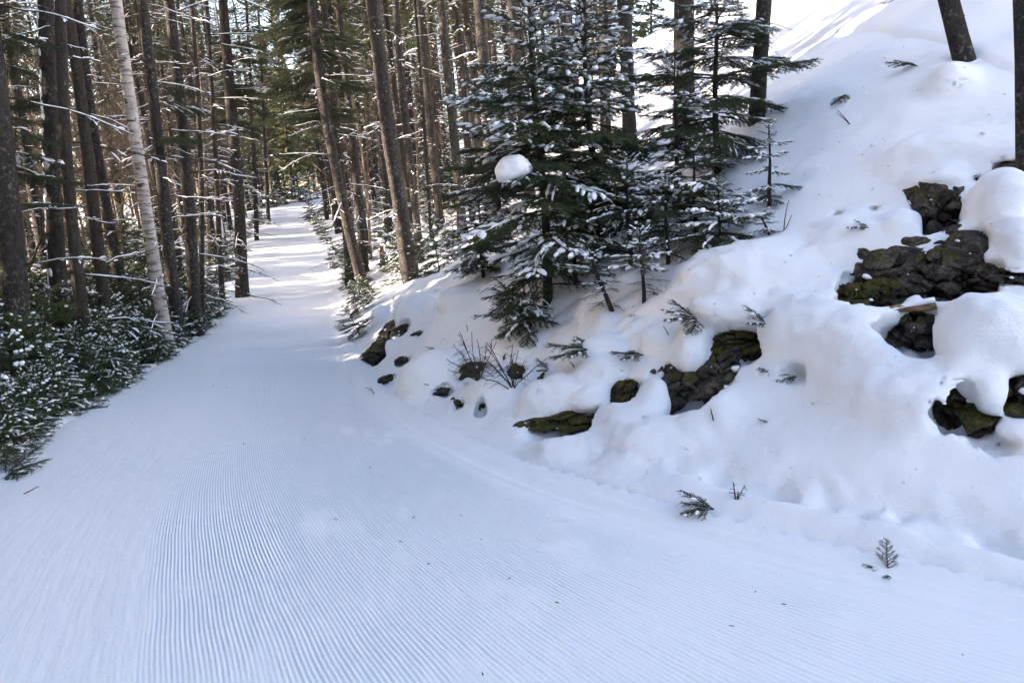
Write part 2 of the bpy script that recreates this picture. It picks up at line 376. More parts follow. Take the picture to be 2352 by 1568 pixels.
def build_bank():
    h = 0.025
    x0, x1, y0, y1, z0, z1 = -3.7, 4.4, 2.7, 12.6, -.6, 3.7
    xs = np.arange(x0, x1, h); ys = np.arange(y0, y1, h); zs = np.arange(z0, z1, h)
    X, Y = np.meshgrid(xs, ys, indexing='ij')
    ur = sdist(np.c_[X.ravel(), Y.ravel()], R_EDGE).reshape(X.shape)
    db = np.minimum(np.minimum(np.minimum(X-x0, x1-X), np.minimum(Y-y0, y1-Y)), ur-.22)
    hz = H(X, Y, ur=ur).reshape(X.shape) - .03*(1-sstep(0, .35, db)) + .004*sstep(0, .3, db) - .25*sstep(.05, -.2, db)
    gx, gy = np.gradient(hz, h); cs = 1/np.sqrt(1+gx**2+gy**2)
    S = ((zs[None, None]-hz[..., None])*cs[..., None]).astype(np.float32)
    def apply(e, k, mode):
        rm = e['r'].max()*1.25+.12
        a = [np.searchsorted(g, e['c'][i]-rm) for i, g in enumerate((xs, ys, zs))]; b = [np.searchsorted(g, e['c'][i]+rm) for i, g in enumerate((xs, ys, zs))]
        if any(b[i] <= a[i] for i in range(3)): return
        sl = tuple(slice(a[i], b[i]) for i in range(3))
        gx_, gy_, gz_ = np.meshgrid(xs[sl[0]], ys[sl[1]], zs[sl[2]], indexing='ij')
        # ragged outline
        wv = .055 if mode else .020
        jit = wv*vnoise(gx_*7+3, gy_*7, gz_*7)+wv*.7*vnoise(gx_*16, gy_*16+5, gz_*16)
        d = esdf(e, gx_, gy_, gz_)+jit
        s = S[sl]
        if mode == 0:
            hh = np.clip(.5+.5*(s-d)/k, 0, 1); S[sl] = s*(1-hh)+d*hh-k*hh*(1-hh)
        else:
            d = -d; hh = np.clip(.5-.5*(s-d)/k, 0, 1); S[sl] = s*(1-hh)+d*hh+k*hh*(1-hh)
    for e in PRE: apply(dict(e, c=e['c']+vd(e)*.05), .22, 0)
    idx = np.nonzero(np.abs(S) < .16); px, py, pz = xs[idx[0]], ys[idx[1]], zs[idx[2]]; uu_ = ur[idx[0], idx[1]]
    band = sstep(.75, 1.05, uu_)*sstep(3.2, 2.2, uu_)*(.35+.65*sstep(-.2, .3, vnoise(px*.9+2, py*.9)))*np.where((px > 1.3) & (px < 2.3) & (uu_ < 1.5), .3, 1)
    bil = np.abs(fbm(px*2.6, py*2.6, pz*3.2, 2))*(.075+.05*sstep(6, 8, py))+np.abs(vnoise(px*6.5+4, py*6.5, pz*7))*.034
    S[idx] -= (band*(bil-.02)).astype(np.float32)
    for e in CARVE: apply(e, .015, 1)
    for e in POST: apply(dict(e, c=e['c']+vd(e)*.045), .085, 0)
    # fine lumps only near the surface
    idx = np.nonzero(np.abs(S) < .06)
    px, py, pz = xs[idx[0]], ys[idx[1]], zs[idx[2]]
    S[idx] += (.012*fbm(px*4, py*4, pz*4, 2)+.006*vnoise(px*14, py*14, pz*14)*(vnoise(px*2+5, py*2, pz*2) > -.1)).astype(np.float32)
    # surface nets
    I = S < 0
    nx, ny, nz = S.shape
    cnt = np.zeros((nx-1, ny-1, nz-1), np.uint8)
    for a in (0, 1):
        for b in (0, 1):
            for c in (0, 1): cnt += I[a:nx-1+a, b:ny-1+b, c:nz-1+c]
    act = (cnt > 0) & (cnt < 8)
    ci = np.array(np.nonzero(act)).T
    vid = -np.ones(act.shape, np.int32); vid[act] = np.arange(len(ci))
    acc = np.zeros((len(ci), 3)); num = np.zeros(len(ci))
    cor = [(a, b, c) for a in (0, 1) for b in (0, 1) for c in (0, 1)]
    for p in cor:
        for ax in range(3):
            if p[ax]: continue
            q = list(p); q[ax] = 1
            s0 = S[ci[:, 0]+p[0], ci[:, 1]+p[1], ci[:, 2]+p[2]]; s1 = S[ci[:, 0]+q[0], ci[:, 1]+q[1], ci[:, 2]+q[2]]
            k = (s0 < 0) != (s1 < 0); t = s0[k]/(s0[k]-s1[k])
            pos = np.tile(np.array(p, float), (k.sum(), 1)); pos[:, ax] += t
            acc[k] += pos; num[k] += 1
    V = (ci+acc/num[:, None])*h+np.array([x0, y0, z0])
    Q = []
    for ax in range(3):
        o1, o2 = [(1, 2), (2, 0), (0, 1)][ax]
        sl0 = [slice(None)]*3; sl1 = [slice(None)]*3; sl0[ax] = slice(0, -1); sl1[ax] = slice(1, None)
        A = I[tuple(sl0)]; B = I[tuple(sl1)]
        e = np.array(np.nonzero(A != B)).T
        ok = (e[:, o1] > 0) & (e[:, o2] > 0) & (e[:, o1] < S.shape[o1]-1) & (e[:, o2] < S.shape[o2]-1); e = e[ok]
        flip = A[e[:, 0], e[:, 1], e[:, 2]]
        def c(d1, d2):
            w = e.copy(); w[:, o1] -= d1; w[:, o2] -= d2; return vid[w[:, 0], w[:, 1], w[:, 2]]
        q = np.c_[c(1, 1), c(0, 1), c(0, 0), c(1, 0)]
        q[~flip] = q[~flip][:, ::-1]; Q.append(q)
    Q = np.concatenate(Q); Q = Q[(Q >= 0).all(1)]
    # drop what lies well under the trail
    u = sdist(V[:, :2], R_EDGE); keep = (u > .1)
    Q = Q[keep[Q].all(1)]
    used = np.unique(Q); mp = -np.ones(len(V), np.int64); mp[used] = np.arange(len(used)); V = V[used]; Q = mp[Q]
    # relax a little
    E = np.concatenate([Q[:, [0, 1]], Q[:, [1, 2]], Q[:, [2, 3]], Q[:, [3, 0]]])
    for _ in range(2):
        s = np.zeros_like(V); n_ = np.zeros(len(V)); np.add.at(s, E[:, 0], V[E[:, 1]]); np.add.at(s, E[:, 1], V[E[:, 0]]); np.add.at(n_, E.ravel(), 1)
        V = V*.5+.5*s/n_[:, None]
    o = ob('snow_bank', mk_mesh('snow_bank', V, Q, SNOW, True)); o['kind'] = 'structure'
    from mathutils.bvhtree import BVHTree
    global BVH
    BVH = BVHTree.FromPolygons(V.tolist(), Q.tolist())
    return (x0, x1, y0, y1)
BX = build_bank(); lap('bank')

# ------------------------------------------------------------------ ground sheet
def axis(segs):
    out = [segs[0][0]]
    for a, b, st0, st1 in segs:
        x = a
        while x < b-1e-6:
            t = (x-a)/(b-a); x = min(b, x+st0+(st1-st0)*t); out.append(x)
    return np.array(out)
gx = np.r_[-axis([(6.5, 20, .16, .7), (20, 80, .8, 5), (80, 700, 6, 70)])[::-1][:-1], axis([(-6.5, 7, .09, .09), (7, 25, .1, .6), (25, 90, .8, 6), (90, 700, 7, 70)])]
gy = axis([(-60, -3, 4, .5), (-3, 1.8, .3, .09), (1.8, 14, .08, .09), (14, 40, .10, .45), (40, 110, .5, 2.5), (110, 900, 5, 80)])
GX, GY = np.meshgrid(gx, gy, indexing='ij')
gur = sdist(np.c_[GX.ravel(), GY.ravel()], R_EDGE).reshape(GX.shape); gul = -sdist(np.c_[GX.ravel(), GY.ravel()], L_EDGE).reshape(GX.shape)
gz = H(GX, GY, ur=gur, ul=gul).reshape(GX.shape)
db = np.minimum(np.minimum(np.minimum(GX-BX[0], BX[1]-GX), np.minimum(GY-BX[2], BX[3]-GY)), gur-.22)
gz = gz-.8*sstep(0, .5, db)
gz = gz-.03*sstep(.12, -.05, np.maximum(gur, gul))*sstep(66, 60, GY)
I, J = np.meshgrid(np.arange(len(gx)-1), np.arange(len(gy)-1), indexing='ij'); w = len(gy)
Q = np.stack([I*w+J, (I+1)*w+J, (I+1)*w+J+1, I*w+J+1], -1).reshape(-1, 4)
g = ob('snow_ground', mk_mesh('snow_ground', np.c_[GX.ravel(), GY.ravel(), gz.ravel()], Q, SNOW, True)); g['kind'] = 'structure'

lap('ground')
# ------------------------------------------------------------------ groomed trail with its corduroy
G_LINE = np.array([hit(*q)[0][:2] for q in [(600, 575), (575, 650), (540, 760), (490, 870), (440, 1000), (406, 1061), (371, 1147), (347, 1245), (332, 1362), (316, 1562)]][::-1])
G_LINE = np.r_[[G_LINE[0]+(G_LINE[0]-G_LINE[2])*4], G_LINE, [G_LINE[-1]+(G_LINE[-1]-G_LINE[-3])*6]]
def build_trail():
    # rows follow the right edge, columns the distance from it
    c = np.sqrt((np.diff(R_EDGE, axis=0)**2).sum(1)); s = np.r_[0, np.cumsum(c)]
    st = []; x = 0.0
    while x < s[-1]:
        st.append(x); p = np.array([np.interp(x, s, R_EDGE[:, 0]), np.interp(x, s, R_EDGE[:, 1])]); d = math.hypot(*p)
        x += max(.06, .016*d) if p[1] > 1 else .15
    st = np.array(st); P = np.c_[np.interp(st, s, R_EDGE[:, 0]), np.interp(st, s, R_EDGE[:, 1])]
    for _ in range(6): P[1:-1] = (P[:-2]+2*P[1:-1]+P[2:])/4
    T = np.gradient(P, axis=0); T /= np.linalg.norm(T, axis=1)[:, None]; N = np.c_[T[:, 1], -T[:, 0]]
    lo, hi = P[:, 1] < 15.5, P[:, 1] >= 15.3
    k0 = max(np.nonzero(P[:, 1] > .2)[0][0]-1, 0)
    # width of the combed strip: how far each normal runs to the guide line
    uu = np.linspace(-.3, -6, 115); GX_ = P[:, None, 0]+N[:, None, 0]*uu[None]; GY_ = P[:, None, 1]+N[:, None, 1]*uu[None]
    sg = sdist(np.c_[GX_.ravel(), GY_.ravel()], G_LINE).reshape(GX_.shape); neg = sg < 0
    WD = np.where(neg.any(1), -uu[neg.argmax(1)], 1.6); WD = np.clip(WD, 1.0, 3.6)
    for _ in range(40): WD[1:-1] = (WD[:-2]+2*WD[1:-1]+WD[2:])/4
    NL = 120
    def strip(rows, fine):
        p = P[rows]; nn = N[rows]; wd = WD[rows]
        f1 = np.linspace(-.4, 1, int(1.4*NL*4.6)+1) if fine else np.linspace(0, 1, 30); lo_ = -.4 if fine else 0.0; e1 = np.linspace(-2.2, 0, 40 if fine else 24)[:-1]; e2 = np.linspace(0, .24, 25 if fine else 5)[1:]
        U = np.concatenate([-wd[:, None]*(1-lo_)+e1[None], -wd[:, None]*(1-f1[None]), np.broadcast_to(e2[None], (len(p), len(e2)))], 1)
        fr = np.concatenate([np.broadcast_to(lo_+e1[None]/2, (len(p), len(e1))), np.broadcast_to(f1[None], (len(p), len(f1))), np.broadcast_to(1+e2[None], (len(p), len(e2)))], 1)
        X = p[:, None, 0]+nn[:, None, 0]*U; Y = p[:, None, 1]+nn[:, None, 1]*U
        ul = -sdist(np.c_[X.ravel(), Y.ravel()], L_EDGE).reshape(X.shape)
        z = H(X, Y, ul=ul, ur=U).reshape(X.shape)+.004
        z = z-.03*sstep(.17, .235, U)-.03*sstep(.02, .14, ul)
        if fine:
            ph = fr*NL+.10*vnoise(X*1.1, Y*1.1)+.03*vnoise(X*6, Y*6)
            brk = (.25+.75*sstep(.60, .34, fbm(X*5, Y*5+2, o=2)))*(.5+.5*sstep(2.0, 3.4, Y+.8*vnoise(X*1.6, Y*1.6))); ampn = .85+.15*vnoise(X*1.3, Y*.9)
            lf = sstep(-.01, .06, fr)+(1-sstep(-.01, .06, fr))*.30*sstep(-.39, -.2, fr)*sstep(.0, .5, vnoise(X*1.7+3, Y*.8)+.25)
            amp = .0031*ampn*brk*lf*(1-sstep(.90, .995, fr)*.85)*sstep(1.0, .985, fr)*sstep(18, 8, Y)
            z = z+amp*(np.cos(2*math.pi*ph)+.30*np.cos(4*math.pi*ph+.6))
        z = z+.0022*fbm(X*7, Y*7, o=3)*sstep(14, 6, Y)+.0024*vnoise(X*30, Y*30)*sstep(7, 4, Y)+.0016*vnoise(X*75, Y*75)*sstep(5, 3, Y)+.008*fbm(X*1.6, Y*1.6, o=2)*sstep(.05, -.25, fr)
        z = z+.010*np.exp(-((U+.02+.02*np.sin(Y*1.7))/.025)**2)*(.5+.5*vnoise(X*2.2, Y*2.2))*sstep(16, 8, Y)
        z = z+.002*np.exp(-((fr+.03)/.03)**2)*sstep(12, 6, Y)+.003*np.exp(-((fr+.22)/.03)**2)*vnoise(X*2, Y*2)*sstep(9, 5, Y)
        n_, m_ = X.shape; I, J = np.meshgrid(np.arange(n_-1), np.arange(m_-1), indexing='ij')
        Q = np.stack([I*m_+J, I*m_+J+1, (I+1)*m_+J+1, (I+1)*m_+J], -1).reshape(-1, 4)
        kp = (ul < .17).ravel(); Q = Q[kp[Q].all(1)]
        return np.c_[X.ravel(), Y.ravel(), z.ravel()], Q[:, ::-1]
    r1 = np.nonzero(lo & (np.arange(len(P)) >= k0))[0]; r2 = np.nonzero(hi & (P[:, 1] < 66))[0]
    V1, Q1 = strip(r1, True); V2, Q2 = strip(r2, False)
    o = ob('trail', mk_mesh('trail', np.r_[V1, V2], np.r_[Q1, Q2+len(V1)], SNOWT, True)); o['kind'] = 'structure'
build_trail(); lap('trail')

# ------------------------------------------------------------------ rocks
def ledge_snow(me, rg, size):
    n_ = len(me.vertices); co = np.empty(n_*3, np.float32); me.vertices.foreach_get('co', co); co = co.reshape(-1, 3)
    nr = np.array([v.normal[:] for v in me.vertices])
    ok = np.nonzero((nr[:, 2] > .35) & (nr[:, 1] < .5))[0]
    if not len(ok): return None
    cl = vnoise(co[:, 0]*14+3, co[:, 1]*14, co[:, 2]*14); ok = ok[cl[ok] > -.1]
    if len(ok) < 4: return None
    mb = MB(); V0, F0 = ICO2
    for i in rg.choice(ok, min(len(ok), int(3+14*size))):
        a = rg.uniform(.005, .014)*(2.4 if rg.random() < .2 else 1); mb.add(V0*np.array([a, a, a*.6])*(1+.2*rg.normal(size=(len(V0), 1)))+co[i]+nr[i]*a*.2, F0)
    return mb.mesh('ledge_snow', SNOWB, True)
def rock_mesh(e, seed, m, big=False, deep=False, grow=1.32, inset=0.045):
    V, F = ICO6 if big else ICO5
    A = axes(e); f = A[1]; r = e['r']*grow; r[1] = max(r[1], .8*min(r[0], r[2]))
    s = seed*3.7
    q = V*1.6+s
    k = 1+.22*fbm(q[:, 0], q[:, 1], q[:, 2], 2)
    rg = np.random.default_rng(seed); W = V*k[:, None]
    for _ in range(14):
        nrm = rg.normal(size=3); nrm /= np.linalg.norm(nrm); d = rg.uniform(.66, .98); t = W@nrm-d; t = np.clip(t, 0, None); W = W-t[:, None]*nrm
    ns = 80 if big else 40
    sd = rg.uniform(-1.15, 1.15, (ns, 3)); of = rg.uniform(-.34, .12, ns)
    wj = W+.06*np.c_[vnoise(W[:, 0]*5, W[:, 1]*5, W[:, 2]*5), vnoise(W[:, 1]*5+9, W[:, 2]*5, W[:, 0]*5), vnoise(W[:, 2]*5+5, W[:, 0]*5, W[:, 1]*5)]
    dd = np.sqrt(((wj[:, None]*np.array([1, 1, 1.8])-sd[None])**2).sum(2)); o2 = np.argsort(dd, 1)[:, :2]; d1 = np.take_along_axis(dd, o2, 1)
    W = W*(1+of[o2[:, 0]]-.20*np.exp(-((d1[:, 1]-d1[:, 0])/.045)**2))[:, None]
    wq = W*r/.10+s
    dsp = (.009 if m is MOSS else .004)*fbm(wq[:, 0]*6, wq[:, 1]*6, wq[:, 2]*6, 2)+.008*(1-2*np.abs(vnoise(wq[:, 0]*1.5, wq[:, 1]*1.5, wq[:, 2]*1.5)))+.005*fbm(wq[:, 0]*3.5, wq[:, 1]*3.5, wq[:, 2]*3.5, 3)
    W = W*(1+dsp/np.linalg.norm(W*r, axis=1).clip(.03))[:, None]
    c = f*(inset+r[1]*.80)-np.array([0, 0, .10*r[2]])
    Z = (W*r)@A+c+e['c']; hh = H(Z[:, 0], Z[:, 1]); cell = of[o2[:, 0]]
    lim = hh+.012-.24*np.clip(cell+.10, 0, 1)-.03*np.abs(vnoise(Z[:, 0]*9, Z[:, 1]*9, Z[:, 2]*9)); over = np.clip(Z[:, 2]-lim, 0, None)
    kf = .30 if deep else .58; Z[:, 2] -= .03*(over > 0)*deep; Z[:, 2] -= over*kf; Z[:, :2] += (over*.30)[:, None]*f[:2]
    me = mk_mesh('rock', Z-e['c'], F, m, True)
    return me, e['c'], ledge_snow(me, rg, float(r[0]))
ROCKS = [  # (indices of the hollows, material, label)
    ([0], MOSS, 'long mossy rock under the rounded snow pillow at the foot of the bank'),
    ([1], MOSS, 'small mossy rock showing under a snow pillow just above the long mossy one'),
    ([2, 3, 4], ROCK, 'dark bare rock face in the open hollow in the middle of the bank'),
    ([5], MOSS, 'bright olive moss covered rock under the wide overhanging snow slab'),
    ([6], ROCK, 'dark crevice rock at the right end of the wide snow slab'),
    ([7, 8, 9, 10, 11, 12, 13], ROCK, 'large craggy lichen covered outcrop with a broken log in front'),
    ([14, 15, 16], MOSS, 'mossy rock under the biggest snow pillow below the craggy outcrop'),
    ([17, 18], ROCK, 'dark rock at the foot of the trunk above the craggy outcrop'),
    ([19], ROCK, 'brown rock face beside the trail edge below the slender firs'),
    ([20, 21], ROCK, 'dark rocks in a hollow just above the brown trailside rock'),
    ([22], ROCK, 'dark grey rock poking from smooth snow below the thick leaning trunk'),
    ([23, 24], ROCK, 'rock slit showing in smooth snow uphill of the dark grey rock'),
    ([25], ROCK, 'tiny dark rock in snow right of the brown trailside rock'),
    ([26], MOSS, 'low mossy rock under the dead twiggy shrub'),
    ([27], MOSS, 'upright mossy rock behind the bare twiggy shrub'),
    ([28, 29], MOSS, 'pair of tiny mossy stones in round snow holes near the trail'),
    ([32], ROCK, 'small dark rock beneath the tree with the curved foot'),
    ([37], ROCK, 'small dark rock low beside the brown trailside rock'), ([38], ROCK, 'small rock uphill of the tiny dark rock in smooth snow'),
    ([40], ROCK, 'flat dark stone below the dead twiggy shrub'),
    ([44], MOSS, 'small mossy stone above the long mossy rock'), ([45], ROCK, 'narrow dark stone beside the dark rock face'),
]
for k, (ids, m, lab) in enumerate(ROCKS):
    if len(ids) == 1:
        me, c, sn = rock_mesh(CARVE[ids[0]], 11+k, m, big=k in (0, 3)); o = ob('rock', me, loc=c); tag(o, lab, 'rock')
        if sn: ob('snow', sn, o)['kind'] = 'stuff'
    else:
        e0 = CARVE[ids[0]]; root = thing('rock_outcrop', lab, 'rock', tuple(e0['c']))
        for q, i in enumerate(ids):
            me, c, sn = rock_mesh(CARVE[i], 40+k*9+q, MOSS if q == 3 else m, big=k in (2, 5), deep=k == 5); o = ob('rock', me, root, loc=c-e0['c'])
            if sn: ob('snow', sn, o)['kind'] = 'stuff'

lap('rocks')
# ------------------------------------------------------------------ branches
def needles(pts, dirs, rng, ln, wd, up, per=3):
    n = len(pts); V = []; 
    pts = np.repeat(pts, per, 0); dirs = np.repeat(dirs, per, 0); N = len(pts)
    side = np.cross(dirs, np.array([0, 0, 1.])); side /= np.linalg.norm(side, axis=1)[:, None]+1e-6
    upv = np.cross(side, dirs)
    ang = rng.uniform(-.35, math.pi+.35, N); fw = rng.uniform(.25, .75, N)
    d = (np.cos(ang)[:, None]*side*1.0+np.sin(ang)[:, None]*upv*up)+dirs*fw[:, None]
    d /= np.linalg.norm(d, axis=1)[:, None]
    L = ln*rng.uniform(.7, 1.15, N)[:, None]
    w = np.cross(d, rng.normal(size=(N, 3))); w /= np.linalg.norm(w, axis=1)[:, None]+1e-6
    V = np.stack([pts-w*wd/2, pts+w*wd/2, pts+d*L], 1).reshape(-1, 3)
    return V, np.arange(3*N).reshape(-1, 3)
def frond(L, seed, ln=.021, wd=.0034, step=.0072, per=4, dens=1.0, dead=False, snow=.7, sw=.019, second=True, tri_twig=3):
    """one conifer bough along +X: returns wood, needles, snow builders"""
    rng = np.random.default_rng(seed)
    W, Nd, Sn = MB(), MB(), MB()
    t = np.linspace(0, 1, 14); ph = rng.uniform(0, 6)
    ax = np.c_[t*L, .03*L*np.sin(t*4+ph)*t, L*(.10*t-.22*t**2+.10*t**4)]
    tube(W, ax, .006*(L/.6)**.7*(1-.8*t)+.0012, 5, False)
    segs = [(ax, 1.0, 0)]
    n = int((10+L*26)*dens)
    for i in range(n):
        f = .10+.88*(i+.5)/n+rng.normal()*.01; f = min(max(f, .06), .985)
        sd = 1 if i % 2 else -1
        b = np.array([np.interp(f, t, ax[:, k]) for k in range(3)])
        l = L*(.46*(1-f)**.75+.07)*rng.uniform(.7, 1.1)*min(1, .45+f*3)
        a = math.radians(rng.uniform(42, 62)); dz = rng.uniform(-.28, .12)
        q = np.linspace(0, 1, 6)
        p = b+np.c_[np.cos(a)*q+.12*q*q, sd*(np.sin(a)*q-.10*q*q), dz*q-.15*q*q]*l
        segs.append((p, l, 1))
        if second and l > .13:
            for j in range(int(l*16)):
                f2 = .3+.6*(j+.5)/max(1, int(l*16)); s2 = 1 if j % 2 else -1
                b2 = np.array([np.interp(f2, q, p[:, k]) for k in range(3)]); l2 = l*(.42*(1-f2)+.12)*rng.uniform(.8, 1.1)
                dr = p[-1]-p[0]; dr /= np.linalg.norm(dr); pr = np.array([-dr[1], dr[0], 0])*s2
                p2 = b2+np.outer(np.linspace(0, 1, 4), dr*.7+pr*.7+np.array([0, 0, rng.uniform(-.2, .05)]))*l2
                segs.append((p2, l2, 2))
    for p, l, lev in segs:
        if lev: tube(W, p, np.linspace(.0028, .0010, len(p))*(1.2 if lev == 1 else .9), 3, False)
        if not dead:
            m = max(2, int(l*(L if lev == 0 else 1)/step)); q = np.linspace(.15 if lev == 0 else .02, 1, m); k = np.linspace(0, 1, len(p))
            pts = np.c_[[np.interp(q, k, p[:, c]) for c in range(3)]].T; d = np.gradient(pts, axis=0); d /= np.linalg.norm(d, axis=1)[:, None]+1e-9
            V, T = needles(pts, d, rng, ln, wd, .8, per); Nd.add(V, T)
        # lumps of snow lying along the bough
        if snow > 0 and lev < 2 and rng.random() < snow*(1.6 if lev == 0 else .55):
            ll = l*(L if lev == 0 else 1)
            a0 = rng.uniform(.05, .4) if lev else rng.uniform(.15, .4); a1 = rng.uniform(.88, 1.0)
            m = max(4, int((a1-a0)*ll/.014)); q = np.linspace(a0, a1, m); k = np.linspace(0, 1, len(p))
            c = np.c_[[np.interp(q, k, p[:, i]) for i in range(3)]].T
            r = sw*(.65+.55*rng.random())*(.75+.5*vnoise(q*ll*22+rng.uniform(0, 99), q*0+seed))*np.sqrt(np.clip(1-(2*np.linspace(0, 1, m)-1)**4, .04, 1))
            if dead: r *= .55
            c[:, 2] += r*.42
            tube(Sn, c, r, 6, True, .72)
    return W, Nd, Sn
class Bough: pass
def make_bough(L, seed, **k):
    W, Nd, Sn = frond(L, seed, **k); b = Bough(); b.L = L
    b.W, b.N, b.S = W, Nd, Sn
    F = MB(); nw = W.n
    F.addmb(W); 
    if Nd.n: F.addmb(Nd)
    me = F.mesh('bough', TWIG if not Nd.n else NEEDLE)
    if Nd.n:
        me.materials.append(TWIG)
        ntq = sum(len(x) for x in W.Q); tri = sum(len(x) for x in F.T)
        mi = np.zeros(len(me.polygons), np.int32); mi[tri:] = 1; me.polygons.foreach_set('material_index', mi)
    b.me = me; b.sm = Sn.mesh('bough_snow', SNOWB, True) if Sn.n else None
    return b
BOUGHS = {L: [make_bough(L, int(L*100)+i, snow=.56, sw=.021) for i in range(4)] for L in (.32, .55, .85)}
BOUGHS_DRY = {L: [make_bough(L, int(L*100)+50+i, snow=.07) for i in range(2)] for L in (.32, .55, .85)}
DEAD = [make_bough(L, 900+i, dead=True, snow=.25, dens=.6, second=True) for i, L in enumerate((.5, .5, .8, .8))]

lap('boughs')
def orient(pos, az, el, s, rollv=0.0):
    x = Vector((math.cos(az)*math.cos(el), math.sin(az)*math.cos(el), math.sin(el)))
    y = Vector((-math.sin(az), math.cos(az), 0)); z = x.cross(y)
    R = Matrix((x, y, z)).transposed()
    R = R @ Matrix.Rotation(rollv, 3, 'X')
    m = R.to_4x4(); m = m @ Matrix.Scale(s, 4); m.translation = Vector(pos); return m
def put_bough(root, pos, az, el, L, dry=False, dead=False, rng=RNG, name='bough', roll=0.0):
    if dead: b = DEAD[int(rng.integers(len(DEAD)))]
    else:
        D = BOUGHS_DRY if dry else BOUGHS
        k = min(D, key=lambda a: abs(math.log(a/L))); b = D[k][int(rng.integers(len(D[k])))]
    s = L/b.L
    o = ob('dead_branch' if dead else name, b.me, root, mw=orient(pos, az, el, s, roll))
    if b.sm is not None: ob('snow', b.sm, o)['kind'] = 'stuff'
    return o

def young_spruce(name, label, base, top, half, seed, bare=.18, dry_below=.3, group=None, gap=.17, dense=5, cat='tree', trunk_r=None, leader=True, snowless=False):
    """base, top: picture points; half: widest half-width in picture px"""
    rng = np.random.default_rng(seed)
    p, t = hit(*base); q = at(top[0], top[1], t)+np.array([0, (p[1]-ray(*base)[1]*t), 0])
    hgt = np.linalg.norm(q-p); Rm = half*t/FPX
    root = thing(name, label, cat, tuple(p), group)
    n = 12; k = np.linspace(0, 1, n); ctr = np.outer(k, q-p)+np.c_[.012*hgt*np.sin(k*5+seed), .012*hgt*np.cos(k*4+seed), 0*k]*k[:, None]*(1-k)[:, None]*4
    ctr[0] -= (q-p)/hgt*.12
    r0 = trunk_r or (.010+.0105*hgt)
    mb = MB(); tube(mb, ctr, r0*(1-.88*k)+.003, 8, True)
    ob('trunk', mb.mesh('trunk', BARK, True), root)
    z = bare*hgt; 
    while z < hgt*.985:
        f = z/hgt; g = (f-bare)/(1-bare)
        nb = max(3, int(dense*(1.0 if f < .8 else .8)+rng.uniform(-.8, .8)))
        a0 = rng.uniform(0, 6.28)
        for j in range(nb):
            L = Rm*(np.interp(g, [0, .12, .35, .7, 1], [.75, .95, 1, .58, .14]))*rng.uniform(.5, 1.15)
            L = max(L, .10)
            el = math.radians(np.interp(f, [0, .3, .7, 1], [-16, -6, 10, 42])+rng.normal()*6)
            pos = np.array([np.interp(f, k, ctr[:, c]) for c in range(3)])+np.array([0, 0, rng.uniform(-.5, .5)*gap*.5])
            dry = f < dry_below and rng.random() < .7 or snowless
            put_bough(root, pos, a0+6.283*j/nb+rng.normal()*.2, el, L, dry=bool(dry), rng=rng)
        z += gap*rng.uniform(.75, 1.2)*(1 if f < .75 else .7)
    for i in range(int(bare*hgt/.022)):
        f = rng.uniform(.03, max(bare*1.25, .05)); pos = np.array([np.interp(f, k, ctr[:, c]) for c in range(3)])
        put_bough(root, pos, rng.uniform(0, 6.28), math.radians(rng.uniform(-22, 8)), Rm*rng.uniform(.35, 1.0), dead=True, rng=rng)
    return root
